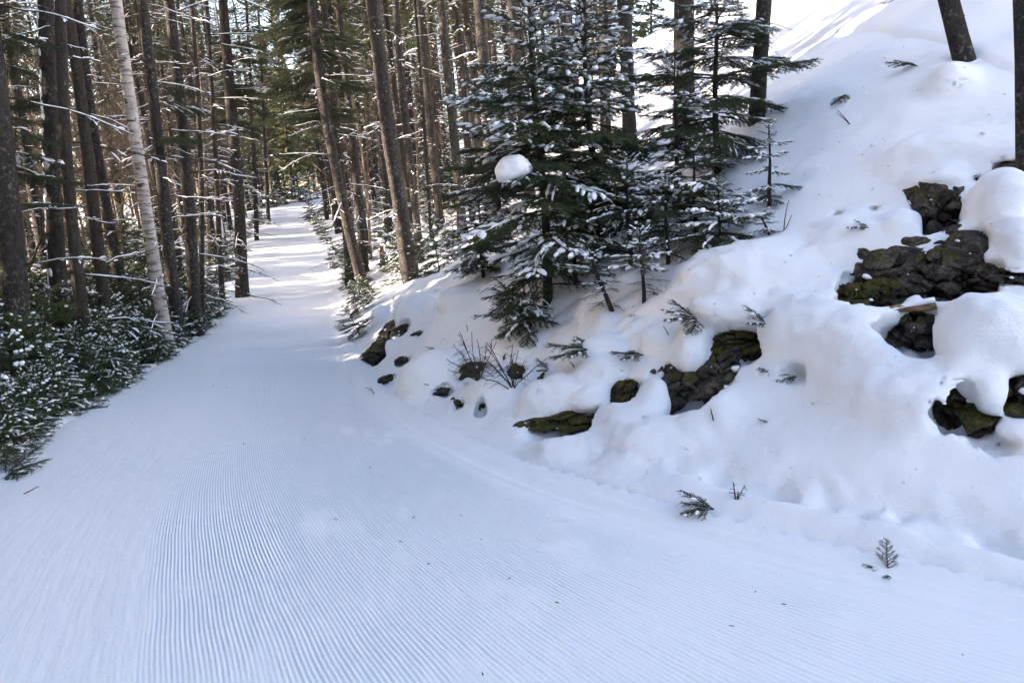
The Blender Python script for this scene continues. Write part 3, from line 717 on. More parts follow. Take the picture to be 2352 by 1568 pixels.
YS = [
 ('young_spruce', 'tall snowy young spruce carrying a round snow ball low on its branches', (1258, 705), (1215, -110), 228, 1, dict(bare=.11, dense=6, dry_below=.45, gap=.165)),
 ('young_spruce', 'snow laden young spruce right behind the one with the snow ball', (1378, 600), (1335, -150), 200, 2, dict(bare=.14, dense=6, dry_below=.45, gap=.165)),
 ('young_spruce', 'slim young spruce squeezed between the two big snow laden ones', (1305, 600), (1295, 130), 130, 3, dict(bare=.3, dry_below=.7)),
 ('young_spruce', 'airy young spruce with long spreading boughs near the open snow slope', (1650, 400), (1640, -140), 215, 4, dict(bare=.16, dense=6, gap=.18, dry_below=.62)),
 ('young_spruce', 'small spiky spruce alone on the edge of the open snow slope', (1768, 475), (1766, 285), 78, 5, dict(bare=.12, gap=.10, dense=4, snowless=False)),
 ('young_spruce', 'dark medium spruce between the airy spruce and the snow laden pair', (1552, 500), (1550, 120), 170, 6, dict(bare=.2, dry_below=.7, dense=5)),
 ('fir_sapling', 'little fir sapling with a bare stem and flat snowy top', (1480, 705), (1468, 525), 92, 7, dict(bare=.52, gap=.08, dense=5, trunk_r=.016)),
 ('fir_sapling', 'fir sapling with a crooked bare foot on the snow bank', (1408, 722), (1345, 560), 90, 8, dict(bare=.45, gap=.09, trunk_r=.02)),
 ('young_spruce', 'bushy low spruce at the upper end of the smooth snow slab', (1655, 575), (1650, 430), 130, 9, dict(bare=.12, gap=.08, dense=7)),
 ('fir_sapling', 'drooping dark fir low on the bank below the tall snowy spruce', (1222, 750), (1150, 650), 120, 10, dict(bare=.08, gap=.07, dry_below=.9, dense=6)),
 ('fir_sapling', 'half buried fir tip beside a red brown dead twig', (1772, 550), (1745, 490), 62, 11, dict(bare=.1, gap=.06, dense=4)),
 ('young_spruce', 'snowy spruce behind the tall one on its trail side', (1150, 560), (1125, 170), 140, 12, dict(bare=.2, dense=6, dry_below=.6)),
 ('young_spruce', 'thin half bare spruce between the tall snowy spruce and the crooked sapling', (1322, 655), (1300, 400), 120, 13, dict(bare=.4, dry_below=.8, gap=.10)),
 ('young_spruce', 'thin half bare spruce uphill of the flat topped sapling', (1448, 615), (1440, 360), 130, 14, dict(bare=.4, dry_below=.75, gap=.10)),
 ('young_spruce', 'sparse spruce between the flat topped sapling and the bushy low spruce', (1535, 610), (1528, 400), 115, 15, dict(bare=.35, dry_below=.6, gap=.10)),
 ('young_spruce', 'dark sparse spruce just uphill of the bushy low spruce', (1602, 560), (1590, 320), 140, 16, dict(bare=.35, dry_below=.95, gap=.11)),
 ('young_spruce', 'low spreading fir on the trail side of the tall snowy spruce', (1112, 640), (1095, 440), 105, 17, dict(bare=.15, dry_below=.5, gap=.09, dense=6)),
]
YROOT = [young_spruce(nm, lab, b, t, hw, sd, **kw) for nm, lab, b, t, hw, sd, kw in YS]


lap("spruces")

# ------------------------------------------------------------------ forest trees
def lo_frond(mb, sn, P0, az, el, L, rng, w=.035, snow=.3, droop=.35):
    """a bough of a far crown: leaf-sized blades on an axis"""
    n = max(5, int(L*(15 if w < .05 else 5.4))); q = np.linspace(.08, 1, n)
    ca, sa = math.cos(az), math.sin(az)
    x = q*L*math.cos(el); z = q*L*math.sin(el)-droop*L*q*q*.55+.08*L*q**3
    ax = P0+np.c_[x*ca, x*sa, z]
    sidev = np.array([-sa, ca, 0]); fw = np.array([ca, sa, 0])
    sg = np.where(np.arange(n) % 2, 1, -1)
    l = L*(.40*(1-q)**.8+.09)*rng.uniform(.7, 1.2, n)*np.minimum(1, .5+2*q)
    d = sidev[None]*sg[:, None]*.8+fw[None]*.62+np.c_[0*q, 0*q, rng.uniform(-.45, .05, n)]
    tip = ax+d*l[:, None]; mid = ax+d*l[:, None]*.45
    pw = np.c_[fw[0]*w*np.ones(n), fw[1]*w*np.ones(n), rng.uniform(-.6, .6, n)*w]
    V = np.stack([ax, mid+pw, tip, mid-pw], 1).reshape(-1, 3); b = np.arange(n)*4
    mb.add(V, np.r_[np.c_[b, b+1, b+2], np.c_[b, b+2, b+3]])
    up = np.array([0, 0, 1.])
    V = np.stack([ax-sidev*w*.5, ax+sidev*w*.5, np.r_[ax[1:], ax[-1:]+fw*.05]+up*.01], 1).reshape(-1, 3)
    mb.add(V, np.arange(3*n).reshape(-1, 3))
    if sn is not None and rng.random() < snow:
        k = rng.random(n) < .6
        if k.sum() >= 1:
            c = mid[k]+up*w*.3; dd = d[k]*(l[k]*.42)[:, None]; ww = np.cross(dd, up); ww = ww/(np.linalg.norm(ww, axis=1)[:, None]+1e-6)*w*.75
            V = np.stack([c-dd, c+ww, c+dd, c-ww, c+up*w*.7], 1).reshape(-1, 3); b = np.arange(len(c))*5
            sn.add(V, np.concatenate([np.c_[b+i, b+(i+1) % 4, b+4] for i in range(4)]))
def crown_mesh(hgt, rad, seed, snow=.25, gap=.30, thin=0.0, w=.035):
    rng = np.random.default_rng(seed); mb, sn = MB(), MB(); z = 0.0
    while z < hgt-.15:
        f = z/hgt; R = rad*(1-f)**.8*min(1, .55+2.2*f)+.12
        nb = int(rng.integers(4, 7)); a0 = rng.uniform(0, 6.3)
        for j in range(nb):
            if rng.random() < thin*(1-f): continue
            lo_frond(mb, sn, np.array([0, 0, z+rng.uniform(-.12, .12)]), a0+6.283*j/nb+rng.normal()*.2, math.radians(np.interp(f, [0, .6, 1], [-14, 4, 40])+rng.normal()*6), R*rng.uniform(.65, 1.12), rng, snow=snow, w=w)
        z += gap*rng.uniform(.8, 1.2)*(1-.35*f)
    return mb, sn
CROWNS = []
for i in range(5):
    mb, sn = crown_mesh(8.0, (1.5, 1.8, 1.3, 1.6, 1.9)[i], 300+i, thin=.25 if i % 2 else .1)
    CROWNS.append((mb.mesh('crown', NEEDLEF), sn.mesh('crown_snow', SNOWB), mb))
def limb(mb, sn, p, az, el, L, rng, r=.010, snow=.6, twigs=5):
    n = 7; t = np.linspace(0, 1, n); c = rng.normal()*.15
    d = np.array([math.cos(az), math.sin(az), 0]); s = np.array([-math.sin(az), math.cos(az), 0])
    P = p+np.outer(t*L*math.cos(el), d)+np.outer(c*L*t*t, s)+np.c_[0*t, 0*t, t*L*math.sin(el)-.16*L*t*t+rng.normal(size=n)*.012*L]
    tube(mb, P, r*(1-.75*t)+.0015, 4, False)
    segs = [P]
    for k in range(twigs):
        f = rng.uniform(.25, .95); b = np.array([np.interp(f, t, P[:, i]) for i in range(3)]); sg = rng.choice([-1, 1])
        dd = d*.6+s*sg*rng.uniform(.4, 1)+np.array([0, 0, rng.uniform(-.5, .25)]); l = L*(1-f*.7)*rng.uniform(.2, .45)
        Q = b+np.outer(np.linspace(0, 1, 4), dd)*l+np.c_[0*t[:4], 0*t[:4], -.1*l*np.linspace(0, 1, 4)**2]
        tube(mb, Q, np.linspace(r*.42, .0012, 4), 3, False); segs.append(Q)
    if sn is not None:
        for Q in segs:
            if rng.random() < snow:
                a0 = rng.uniform(0, .35); a1 = rng.uniform(.6, 1); m = 7; q = np.linspace(a0, a1, m); kk = np.linspace(0, 1, len(Q))
                C = np.c_[[np.interp(q, kk, Q[:, i]) for i in range(3)]].T; rr = (.004+r*.6)*rng.uniform(.7, 1.5, m)*np.array([.3, .9, 1, 1, 1, .9, .3]); C[:, 2] += rr*.6+r*.3
                tube(sn, C, rr, 4, False, .8)
# long dead limbs for the trees one can study singly
LIMBS = []
for i in range(8):
    rng = np.random.default_rng(500+i); mb, sn = MB(), MB(); limb(mb, sn, np.zeros(3), 0, .05, 1.0, rng, .0075, .40, 9+i % 3)
    LIMBS.append((mb.mesh('dead_branch', TWIG), sn.mesh('dead_branch_snow', SNOWB, True)))
LOWB = []
for i in range(6):
    rng = np.random.default_rng(600+i); mb, sn = MB(), MB()
    for k in range(90):
        z = rng.uniform(.4, 9.5); limb(mb, sn, np.array([0, 0, z]), rng.uniform(0, 6.28), rng.uniform(-.25, .25), rng.uniform(.35, 1.35), rng, .009, .22, 6)
    LOWB.append((mb.mesh('branchwork', TWIG), sn.mesh('branchwork_snow', SNOWB, True)))
TRUNKS = []
for i in range(6):
    rng = np.random.default_rng(650+i); t = np.linspace(0, 1, 14); hg = 17.0
    P = np.c_[.10*np.sin(t*5+i), .10*np.cos(t*4+2*i), t*hg-.35]; P[:, :2] -= P[:1, :2]
    mb = MB(); tube(mb, P, (.115+.012*i)*(1-.82*t**1.15)*(1+.25*np.exp(-t*40)), 9, True, wob=.03, rng=rng); TRUNKS.append(mb.mesh('trunk', BARK if i % 3 else BARK2, True))

def fill_tree(x, y, rng, name, label, group, sc=1.0, lean=(0, 0), crown=True, green=None):
    z = Hs(x, y); root = thing(name, label, 'tree', (x, y, z), group)
    i = int(rng.integers(6)); a = rng.uniform(0, 6.28)
    R = Matrix.Rotation(lean[0]+rng.normal()*.022, 4, 'Y') @ Matrix.Rotation(lean[1]+rng.normal()*.022, 4, 'X') @ Matrix.Rotation(a, 4, 'Z')
    th = rng.uniform(.62, 1.12)
    ob('trunk', TRUNKS[i], root, mw=R @ Matrix.Diagonal((th*sc, th*sc, sc, 1)))
    j = int(rng.integers(6)); o = ob('branchwork', LOWB[j][0], root, mw=R @ Matrix.Scale(sc*rng.uniform(.85, 1.1), 4)); o['kind'] = 'stuff'
    s = ob('snow', LOWB[j][1], o); s['kind'] = 'stuff'
    if crown:
        k = int(rng.integers(5)); h0 = (green or rng.uniform(6.2, 10.2))*sc
        o = ob('crown', CROWNS[k][0], root, mw=R @ Matrix.Translation((0, 0, h0)) @ Matrix.Rotation(rng.uniform(0, 6), 4, 'Z') @ Matrix.Diagonal((sc, sc, (16.9*sc-h0)/8.0, 1))); o['kind'] = 'stuff'
        s = ob('snow', CROWNS[k][1], o); s['kind'] = 'stuff'
    return root

def hero_tree(name, label, path, width, depth=None, m=BARK, limbs=14, crown=True, group=None, green=(), seed=0, total=17.0, limb_top=5.5, limb_len=(.5, 1.4), limb_az=None):
    """path: picture points from the foot upwards; all at the foot's distance"""
    rng = np.random.default_rng(700+seed)
    if depth is None: p, t = hit(*path[0])
    else: t = depth; p = at(*path[0], t)
    P = [p]+[at(a, b, t)+np.array([0, 0, 0]) for a, b in path[1:]]
    P = np.array(P)
    # vertical plane through the foot: same y for all
    for i in range(1, len(P)):
        d = ray(*path[i]); P[i] = np.array([0, 0, CAMH])+d*(p[1]/d[1])
    gz_ = Hs(p[0], p[1])
    if depth is not None and p[2] > gz_:      # hidden foot: carry the trunk down to the snow
        d = P[1]-P[0]; f = (p[2]-gz_)/d[2]; foot = P[0]-d*f*.6; foot[2] = Hs(foot[0], foot[1]); P = np.r_[[foot], P]
    foot = P[0].copy()
    # carry it up out of sight
    d = P[-1]-P[-2]; d /= np.linalg.norm(d)
    while P[-1][2]-foot[2] < total:
        d = d*.9+np.array([0, 0, .1]); d /= np.linalg.norm(d); P = np.r_[P, [P[-1]+d*1.2]]
    s = np.r_[0, np.cumsum(np.linalg.norm(np.diff(P, axis=0), axis=1))]; q = np.r_[-.35, np.linspace(0, s[-1], 26)]
    C = np.c_[[np.interp(q, s, P[:, i]) for i in range(3)]].T
    for _ in range(3): C[2:-1] = (C[1:-2]+2*C[2:-1]+C[3:])/4
    C[0] = C[1]-(C[2]-C[1])/np.linalg.norm(C[2]-C[1])*.35
    f = np.clip(q/s[-1], 0, 1); r0 = width/2*t/FPX
    r = r0*(1-.80*f**1.2)*(1+.22*np.exp(-f*s[-1]/.25))
    root = thing(name, label, 'tree', tuple(foot), group)
    mb = MB(); tube(mb, C-foot, r, 12, True, wob=.06, rng=rng); ob('trunk', mb.mesh('trunk', m, True), root)
    def on(h): return np.array([np.interp(h, C[:, 2]-foot[2], C[:, i]-foot[i]) for i in range(3)])
    for k in range(int(limbs*1.5)):
        h = rng.uniform(.6, limb_top); a, b = LIMBS[int(rng.integers(8))]
        az = rng.uniform(0, 6.28) if limb_az is None else rng.normal(limb_az, .5)
        o = ob('dead_branch', a, root, mw=orient(on(h), az, rng.uniform(-.3, .2), rng.uniform(*limb_len))); s_ = ob('snow', b, o); s_['kind'] = 'stuff'
    st = MB()
    for k in range(26):
        h = rng.uniform(.3, 6); a = rng.uniform(0, 6.28); c0 = on(h); l_ = np.interp(h, C[:, 2]-foot[2], r)+rng.uniform(.02, .09); dv = np.array([math.cos(a), math.sin(a), rng.uniform(-.2, .3)])
        tube(st, c0+np.outer(np.linspace(0, 1, 3), dv*l_), [.009, .008, .004], 5, True)
    ob('branch_stub', st.mesh('branch_stub', TWIG), root)['kind'] = 'stuff'
    for h, az, L in green:
        put_bough(root, on(h), az, rng.uniform(-.25, .05), L, dry=rng.random() < .9, rng=rng)
    if crown:
        k = int(rng.integers(5)); h0 = total*.46
        o = ob('crown', CROWNS[k][0], root, mw=Matrix.Translation(on(h0)) @ Matrix.Diagonal((1, 1, (total-h0)/8.0, 1))); o['kind'] = 'stuff'
        s_ = ob('snow', CROWNS[k][1], o); s_['kind'] = 'stuff'
    return root, on, C, r
PI = math.pi
G_L = 'spruces in the wood on the level side of the trail'; G_R = 'spruces on the uphill side of the trail'
def gr(h0, h1, n, az, L, sd):
    rg = np.random.default_rng(sd); return [(rg.uniform(h0, h1), rg.normal(az, .55), rg.uniform(L*.7, L*1.15)) for _ in range(n)]
HEROES = []
def hero(*a, **k): k.setdefault('seed', len(HEROES)+1); r = hero_tree(*a, **k); HEROES.append(r); return r
hero('spruce_tree', 'thick dark trunk leaning at the outer end of the snowy fir thicket', [(36, 700), (22, 520), (2, 330), (-25, 100)], 58, depth=8.2, limbs=6, green=gr(2.3, 4.2, 9, 1.2, .8, 1), limb_az=.3)
t2 = hero('spruce_tree', 'dark trunk with wind blown snow plastered on its side, above the fir thicket', [(132, 700), (122, 420), (114, 180), (106, 0)], 38, depth=9.6, limbs=14, green=gr(3.6, 4.6, 3, 2.6, .8, 2))
hero('hardwood_tree', 'brown curved hardwood trunk crossing behind the plastered trunk', [(240, 700), (222, 560), (205, 400), (186, 180), (150, 0)], 27, depth=10.5, m=BARK2, limbs=9, crown=False)
hero('hardwood_tree', 'brown trunk standing in front of the curved hardwood, foot in the fir thicket', [(200, 800), (178, 640), (155, 440), (140, 250), (140, 0)], 27, depth=9.2, m=BARK2, limbs=7, crown=False)
hero('spruce_tree', 'short leaning dark trunk between the curved hardwood and the white birch', [(276, 640), (248, 500), (218, 360), (185, 100), (176, 0)], 27, depth=12, limbs=8)
hero('birch_tree', 'white barked birch leaning in the wood beside the trail', [(372, 720), (346, 560), (318, 370), (300, 240), (282, 110), (266, 0)], 28, depth=10.8, m=BIRCH, limbs=3, crown=False, limb_top=3)
hero('spruce_tree', 'dark spruce trunk right behind the white birch', [(402, 700), (386, 560), (362, 330), (345, 150), (326, 0)], 27, depth=11.8, limbs=20, green=gr(3.0, 4.6, 6, 1.0, .8, 3))
hero('spruce_tree', 'straight dark spruce trunk, second from the white birch', [(446, 690), (438, 500), (418, 260), (404, 120), (388, 0)], 27, depth=12.5, limbs=24)
hero('spruce_tree', 'lone spruce with a sunlit scar standing at the very edge of the trail', [(557, 682), (551, 480), (532, 270), (522, 130), (512, 0)], 27, limbs=26, limb_top=6, green=gr(3.9, 5.9, 16, 1.7, 1.0, 4)+gr(4.2, 6.3, 8, 0.2, 1.0, 5))
for lab, pth, w, dp in [
  ('thin spruce pole between the straight dark trunk and the trail edge', [(462, 720), (465, 400), (452, 180), (440, 0)], 13, 13),
  ('thin spruce pole just behind the lone trail edge spruce', [(508, 650), (498, 420), (484, 150), (474, 0)], 12, 17),
  ('slim spruce far up at the trail edge on the level side', [(590, 552), (586, 420), (578, 250), (572, 120)], 10, None),
  ('slim spruce in a sun patch far up at the trail edge', [(617, 515), (612, 420), (606, 300), (600, 150)], 9, None)]:
    hero('spruce_tree', lab, pth, w, depth=dp, limbs=22, limb_top=8, total=15)
hero('spruce_tree', 'leaning dark spruce closest to the uphill edge of the trail', [(838, 672), (812, 580), (790, 490), (752, 300), (728, 150), (715, 0)], 24, limbs=16, green=gr(3.6, 6.5, 30, 2.4, 1.35, 6)+gr(3.8, 6.2, 14, 0.4, 1.0, 7))
hero('spruce_tree', 'spruce trunk close beside the leaning one at the uphill trail edge', [(803, 640), (792, 480), (772, 280), (752, 100), (742, 0)], 19, depth=19, limbs=14)
hero('spruce_tree', 'dark trunk behind the thick leaning trunk, trail side', [(835, 590), (826, 480), (806, 280), (786, 100), (776, 0)], 19, depth=20, limbs=14)
hero('spruce_tree', 'thickest leaning spruce trunk on the bank, bark flecked with pale lichen', [(945, 642), (930, 540), (913, 440), (886, 260), (868, 110), (855, 0)], 37, limbs=10, limb_top=5)
hero('spruce_tree', 'upright trunk just uphill of the thickest leaning trunk', [(950, 440), (935, 320), (920, 160), (908, 0)], 19, depth=17, limbs=10)
hero('spruce_tree', 'trunk with its foot on snow beside a fallen log', [(1012, 522), (1003, 440), (985, 250), (972, 110), (960, 0)], 19, limbs=10)
for lab, pth, w, dp in [
  ('thin pole trunk right of the trunk by the fallen log', [(992, 555), (982, 420), (978, 330), (968, 200), (960, 90)], 8, None),
  ('shaded trunk behind the tall snowy spruce, trail side', [(1048, 360), (1036, 240), (1024, 120), (1012, 0)], 22, 17),
  ('broad shaded trunk right behind the tall snowy spruce', [(1122, 330), (1115, 240), (1108, 120), (1100, 0)], 29, 15),
  ('shaded pole trunk deep in the uphill wood', [(1075, 330), (1068, 220), (1056, 90), (1048, 0)], 15, 20),
  ('trunk with a warm sun spot behind the snow laden pair', [(1450, 370), (1440, 170), (1437, 80), (1432, 0)], 31, 11.5),
  ('dark trunk almost hidden behind the airy young spruce', [(1572, 330), (1566, 150), (1570, 60), (1572, 0)], 46, 10.5)]:
    hero('spruce_tree', lab, pth, w, depth=dp, limbs=7, limb_top=6)
hero('spruce_tree', 'straight lichen spotted trunk on the edge of the open snow slope', [(1738, 278), (1745, 190), (1752, 90), (1757, 0)], 32, limbs=5, limb_top=2.2, limb_len=(.3, .8))
hero('spruce_tree', 'trunk with a curved foot high on the open snow slope', [(2214, 130), (2200, 95), (2176, 50), (2156, 0), (2144, -70)], 38, limbs=4, limb_top=1.6, limb_len=(.3, .7))
hero('spruce_tree', 'straight trunk rising from the dark rock above the craggy outcrop', [(2362, 385), (2358, 250), (2352, 100), (2350, 0)], 44, limbs=4, limb_top=3, limb_len=(.2, .4))
lap('heroes')

# scattered trees that only their place tells apart
def project(x, y, z):
    d = np.array([x, y, z-CAMH]); w = d@cF
    return CX+FPX*(d@cR)/w, CY-FPX*(d@cU)/w, w
placed = [(h[2][1][0], h[2][1][1]) for h in HEROES]
def scatter(n, xr, yr, cond, dmin, rng, tries=12000):
    out = []
    for _ in range(tries):
        if len(out) >= n: break
        x, y = rng.uniform(*xr), rng.uniform(*yr)
        ur, ul = sdist([(x, y)], R_EDGE)[0], -sdist([(x, y)], L_EDGE)[0]
        if not cond(x, y, ur, ul): continue
        if any((x-a)**2+(y-b)**2 < dmin**2 for a, b in placed): continue
        placed.append((x, y)); out.append((x, y))
    return out
def inview(x, y, lo=-160, hi=2450):
    if y < 2: return False
    px, py, w = project(x, y, 1.0); return w > 1 and lo < px < hi
rng = np.random.default_rng(21)
for x, y in scatter(92, (-45, -5), (9, 62), lambda x, y, ur, ul: 1.6 < ul < 34 and inview(x, y) and not (60 < project(x, y, 5)[0] < 280 and rng.random() < .95), 1.25, rng):
    fill_tree(x, y, rng, 'spruce_tree', 'slender dark spruce with bare snowy side branches in the wood on the level side', G_L, rng.uniform(.85, 1.1), (-.03, 0))
for x, y in scatter(95, (-14, 14), (15, 62), lambda x, y, ur, ul: 1.0 < ur < 24 and inview(x, y) and project(x, y, Hs(x, y))[0] < 1420, 1.15, rng):
    fill_tree(x, y, rng, green=rng.uniform(4.6, 8.5), name='spruce_tree', label='slender dark spruce trunk in the dense wood on the uphill side of the trail', group=G_R, sc=rng.uniform(.85, 1.1), lean=(-.05, 0))
lap('fill')

# ------------------------------------------------------------------ woods that read as one mass
LIGHT = []
for i in range(4):
    mb, _ = crown_mesh(8.5, (1.6, 1.9, 1.4, 2.0)[i], 330+i, snow=0, gap=.55, w=.28); LIGHT.append(mb)
def wood(name, label, spots, rng, sc=(.85, 1.15), h0r=(4.0, 6.0)):
    mb = MB(); tr = MB()
    for x, y in spots:
        z = Hs(x, y); s = rng.uniform(*sc); hg = 13.5*s; r = rng.uniform(.07, .13)*s; ln = rng.normal(size=2)*.25
        t = np.linspace(0, 1, 5); P = np.c_[x+ln[0]*t, y+ln[1]*t, z-.3+t*hg]; tube(tr, P, r*(1-.8*t), 6, False)
        h0 = rng.uniform(*h0r)*s; a = rng.uniform(0, 6.28); c, q = math.cos(a)*s*1.1, math.sin(a)*s*1.1
        A = np.array([[c, -q, 0], [q, c, 0], [0, 0, (hg-h0)/8.5]]); mb.addmb(LIGHT[int(rng.integers(4))], A, np.array([x+ln[0]*h0/hg, y+ln[1]*h0/hg, z+h0]))
        for k in range(2):
            zz = rng.uniform(.3, h0); limb(tr, None, np.array([x, y, z+zz]), rng.uniform(0, 6.28), rng.uniform(-.2, .2), rng.uniform(.5, 1.2)*s, rng, .010, 0, 2)
    nt = sum(len(k) for k in mb.T)
    W = MB(); W.addmb(mb); W.addmb(tr)
    me = W.mesh(name, NEEDLEF); me.materials.append(BARK2)
    mi = np.zeros(len(me.polygons), np.int32); mi[nt:] = 1; me.polygons.foreach_set('material_index', mi)
    o = ob(name, me); o['kind'] = 'stuff'; tag(o, label, 'wood'); return o
rng = np.random.default_rng(33)
sp = scatter(300, (-72, -4), (-34, 7), lambda x, y, ur, ul: ul > 1.6 and y < 6.5+.19*(x+8) and not inview(x, y, -160), 1.35, rng)
sp += scatter(34, (-60, -6), (-2, 48), lambda x, y, ur, ul: ul > 1.6 and not inview(x, y, -160), 2.5, rng)
wood('dense_wood', 'dense spruce wood beyond the fir thicket that shades the trail', sp, rng, (1.2, 1.7), (1.6, 3.8))
sp = scatter(190, (-80, 30), (54, 120), lambda x, y, ur, ul: inview(x, y, -100, 1500) and (ur > 3 or ul > 3) and not (70 < project(x, y, 5)[0] < 285 and rng.random() < .85), 1.9, rng)
wood('distant_wood', 'sunlit far wood closing the view beyond the end of the trail', sp, rng, (.9, 1.4), (.6, 3.5))
lap('woods')

# ------------------------------------------------------------------ bare hardwood saplings far along the trail
def bare_mesh(seed, hgt):
    rng = np.random.default_rng(seed); mb = MB()
    def grow(p, d, l, r, lev):
        n = 5; P = [p]
        for i in range(n-1):
            d = d+rng.normal(size=3)*.07+np.array([0, 0, .03]); d = d/np.linalg.norm(d); P.append(P[-1]+d*l/(n-1))
        P = np.array(P); tube(mb, P, np.linspace(r, r*.45, n), 5 if lev == 0 else 3, False)
        if lev < 3:
            for k in range((9, 6, 4)[lev]):
                f = rng.uniform(.25, 1); b = np.array([np.interp(f, np.linspace(0, 1, n), P[:, i]) for i in range(3)])
                q = rng.normal(size=3); q -= d*(q@d); q /= np.linalg.norm(q); nd = d*rng.uniform(.6, 1)+q*.75; nd[2] = abs(nd[2])*.8+.1; nd /= np.linalg.norm(nd)
                grow(b, nd, l*rng.uniform(.32, .5), r*.42, lev+1)
    grow(np.array([0, 0, -.2]), np.array([0, 0, 1.]), hgt, .045, 0); return mb.mesh('crown', TWIGT)
BARE = [bare_mesh(800+i, 6.0) for i in range(4)]
rng = np.random.default_rng(35)
for x, y in scatter(48, (-26, 2), (22, 62), lambda x, y, ur, ul: (1 < ul < 12 or .8 < ur < 7) and inview(x, y, 100, 1000), .9, rng):
    o = ob('hardwood_sapling', BARE[int(rng.integers(4))], loc=(x, y, Hs(x, y))); o.rotation_euler = (0, 0, rng.uniform(0, 6)); o.scale = (rng.uniform(1.0, 1.9),)*3
    tag(o, 'bare tan hardwood sapling with fine upright twigs far along the trail', 'sapling', 'bare saplings far along the trail')

for x, y in scatter(20, (-24, -6), (10, 34), lambda x, y, ur, ul: 2.2 < ul < 13 and inview(x, y, 0, 620), .8, rng):
    o = ob('hardwood_sapling', BARE[int(rng.integers(4))], loc=(x, y, Hs(x, y))); o.rotation_euler = (0, 0, rng.uniform(0, 6)); o.scale = (rng.uniform(.8, 1.4),)*3
    tag(o, 'bare hardwood sapling with fine spreading twigs between the trunks on the level side', 'sapling', 'bare saplings between the trunks of the level side')
# ------------------------------------------------------------------ low firs of the thickets
def bush_variant(seed, hgt=1.1, rad=.62):
    rng = np.random.default_rng(seed); N, S, W = MB(), MB(), MB()
    fr = [frond(L, seed*10+i, ln=.028, wd=.0075, step=.012, per=2, dens=.9, snow=.19, sw=.023) for i, L in enumerate((.4, .6, .8))]
    z = .05
    while z < hgt*.97:
        f = z/hgt; nb = int(rng.integers(4, 6)); a0 = rng.uniform(0, 6.28)
        for j in range(nb):
            L = rad*np.interp(f, [0, .25, 1], [.85, 1, .16])*rng.uniform(.7, 1.1); k = min(range(3), key=lambda i: abs((.4, .6, .8)[i]-L)); s = L/(.4, .6, .8)[k]
            m = orient((0, 0, z+rng.uniform(-.05, .05)), a0+6.283*j/nb+rng.normal()*.2, math.radians(np.interp(f, [0, .5, 1], [-4, 12, 45])+rng.normal()*8), s, rng.normal()*.2)
            A = np.array(m.to_3x3()); t = np.array(m.translation)
            N.addmb(fr[k][0], A, t); N.addmb(fr[k][1], A, t)
            if fr[k][2].n: S.addmb(fr[k][2], A, t)
        z += .15*rng.uniform(.8, 1.2)
    t = np.linspace(0, 1, 6); tube(W, np.c_[0*t, 0*t, t*hgt-.15], .016*(1-.8*t)+.002, 6, True)
    return W.mesh('trunk', BARK), N.mesh('crown', NEEDLE), S.mesh('crown_snow', SNOWB, True)
BUSH = [bush_variant(90+i, 1.15+.08*i, .72+.05*(i % 3)) for i in range(4)]
def bush(x, y, sc, rng, name, label, group, lean=(0, 0)):
    root = thing(name, label, 'fir', (x, y, Hs(x, y)-.03), group); v = BUSH[int(rng.integers(4))]
    m = Matrix.Rotation(lean[0]+rng.normal()*.08, 4, 'Y') @ Matrix.Rotation(lean[1]+rng.normal()*.08, 4, 'X') @ Matrix.Rotation(rng.uniform(0, 6.28), 4, 'Z') @ Matrix.Scale(sc, 4)
    ob('trunk', v[0], root, mw=m); c = ob('crown', v[1], root, mw=m); c['kind'] = 'stuff'; s_ = ob('snow', v[2], c); s_['kind'] = 'stuff'
    return root
rng = np.random.default_rng(41)
bp = []
def bscatter(n, xr, yr, cond, dmin, sc, **kw):
    for _ in range(20000):
        if n <= 0: break
        x, y = rng.uniform(*xr), rng.uniform(*yr); ur, ul = sdist([(x, y)], R_EDGE)[0], -sdist([(x, y)], L_EDGE)[0]
        if not cond(x, y, ur, ul) or any((x-a)**2+(y-b)**2 < dmin**2 for a, b in bp): continue
        bp.append((x, y)); n -= 1; bush(x, y, sc(x, y, ur, ul), rng, **kw)
TK = dict(name='thicket_fir', label='small snow dusted fir in the dense low thicket lining the level side', group='firs of the thicket along the trail', lean=(.06, 0))
bscatter(62, (-9.5, -3.2), (4.2, 16.6), lambda x, y, ur, ul: .16 < ul < .75 and inview(x, y, -260), .26, lambda x, y, ur, ul: rng.uniform(.75, 1.05)*np.interp(ul, [.2, .7], [.52, .85])*np.interp(y, [4, 6], [.8, 1]), **dict(TK, label='low fir at the very rim of the thicket with boughs touching the trail snow', group='firs on the rim of the thicket'))
bscatter(110, (-9.5, -3.2), (4.4, 17.0), lambda x, y, ur, ul: .75 < ul < 3.2 and inview(x, y, -260), .36, lambda x, y, ur, ul: rng.uniform(.8, 1.1)*np.interp(ul, [.4, .9, 2.5], [.60, 1.0, 1.45]), **TK)
bscatter(48, (-26, -6), (8, 45), lambda x, y, ur, ul: 2.6 < ul < 13 and inview(x, y, -160), .9, lambda x, y, ur, ul: rng.uniform(.8, 1.9), name='understory_fir', label='snowy understory fir growing between the trunks behind the low thicket', group='understory firs between the trunks')
bscatter(18, (-15, -6), (17, 52), lambda x, y, ur, ul: .35 < ul < 1.5, .7, lambda x, y, ur, ul: rng.uniform(.5, 1.0), name='edge_fir', label='low snowy fir at the trail edge past the lone scarred spruce', group='low firs at the far trail edge')
bscatter(46, (-14, 4), (12.5, 48), lambda x, y, ur, ul: .3 < ur < 7 and project(x, y, 1)[0] < 1150, .8, lambda x, y, ur, ul: rng.uniform(.45, .8)*np.interp(ur, [.3, 2, 5], [.8, 1.2, 2.0]), name='bank_fir', label='snowy fir growing among the trunks on the uphill bank', group='firs among the uphill trunks')
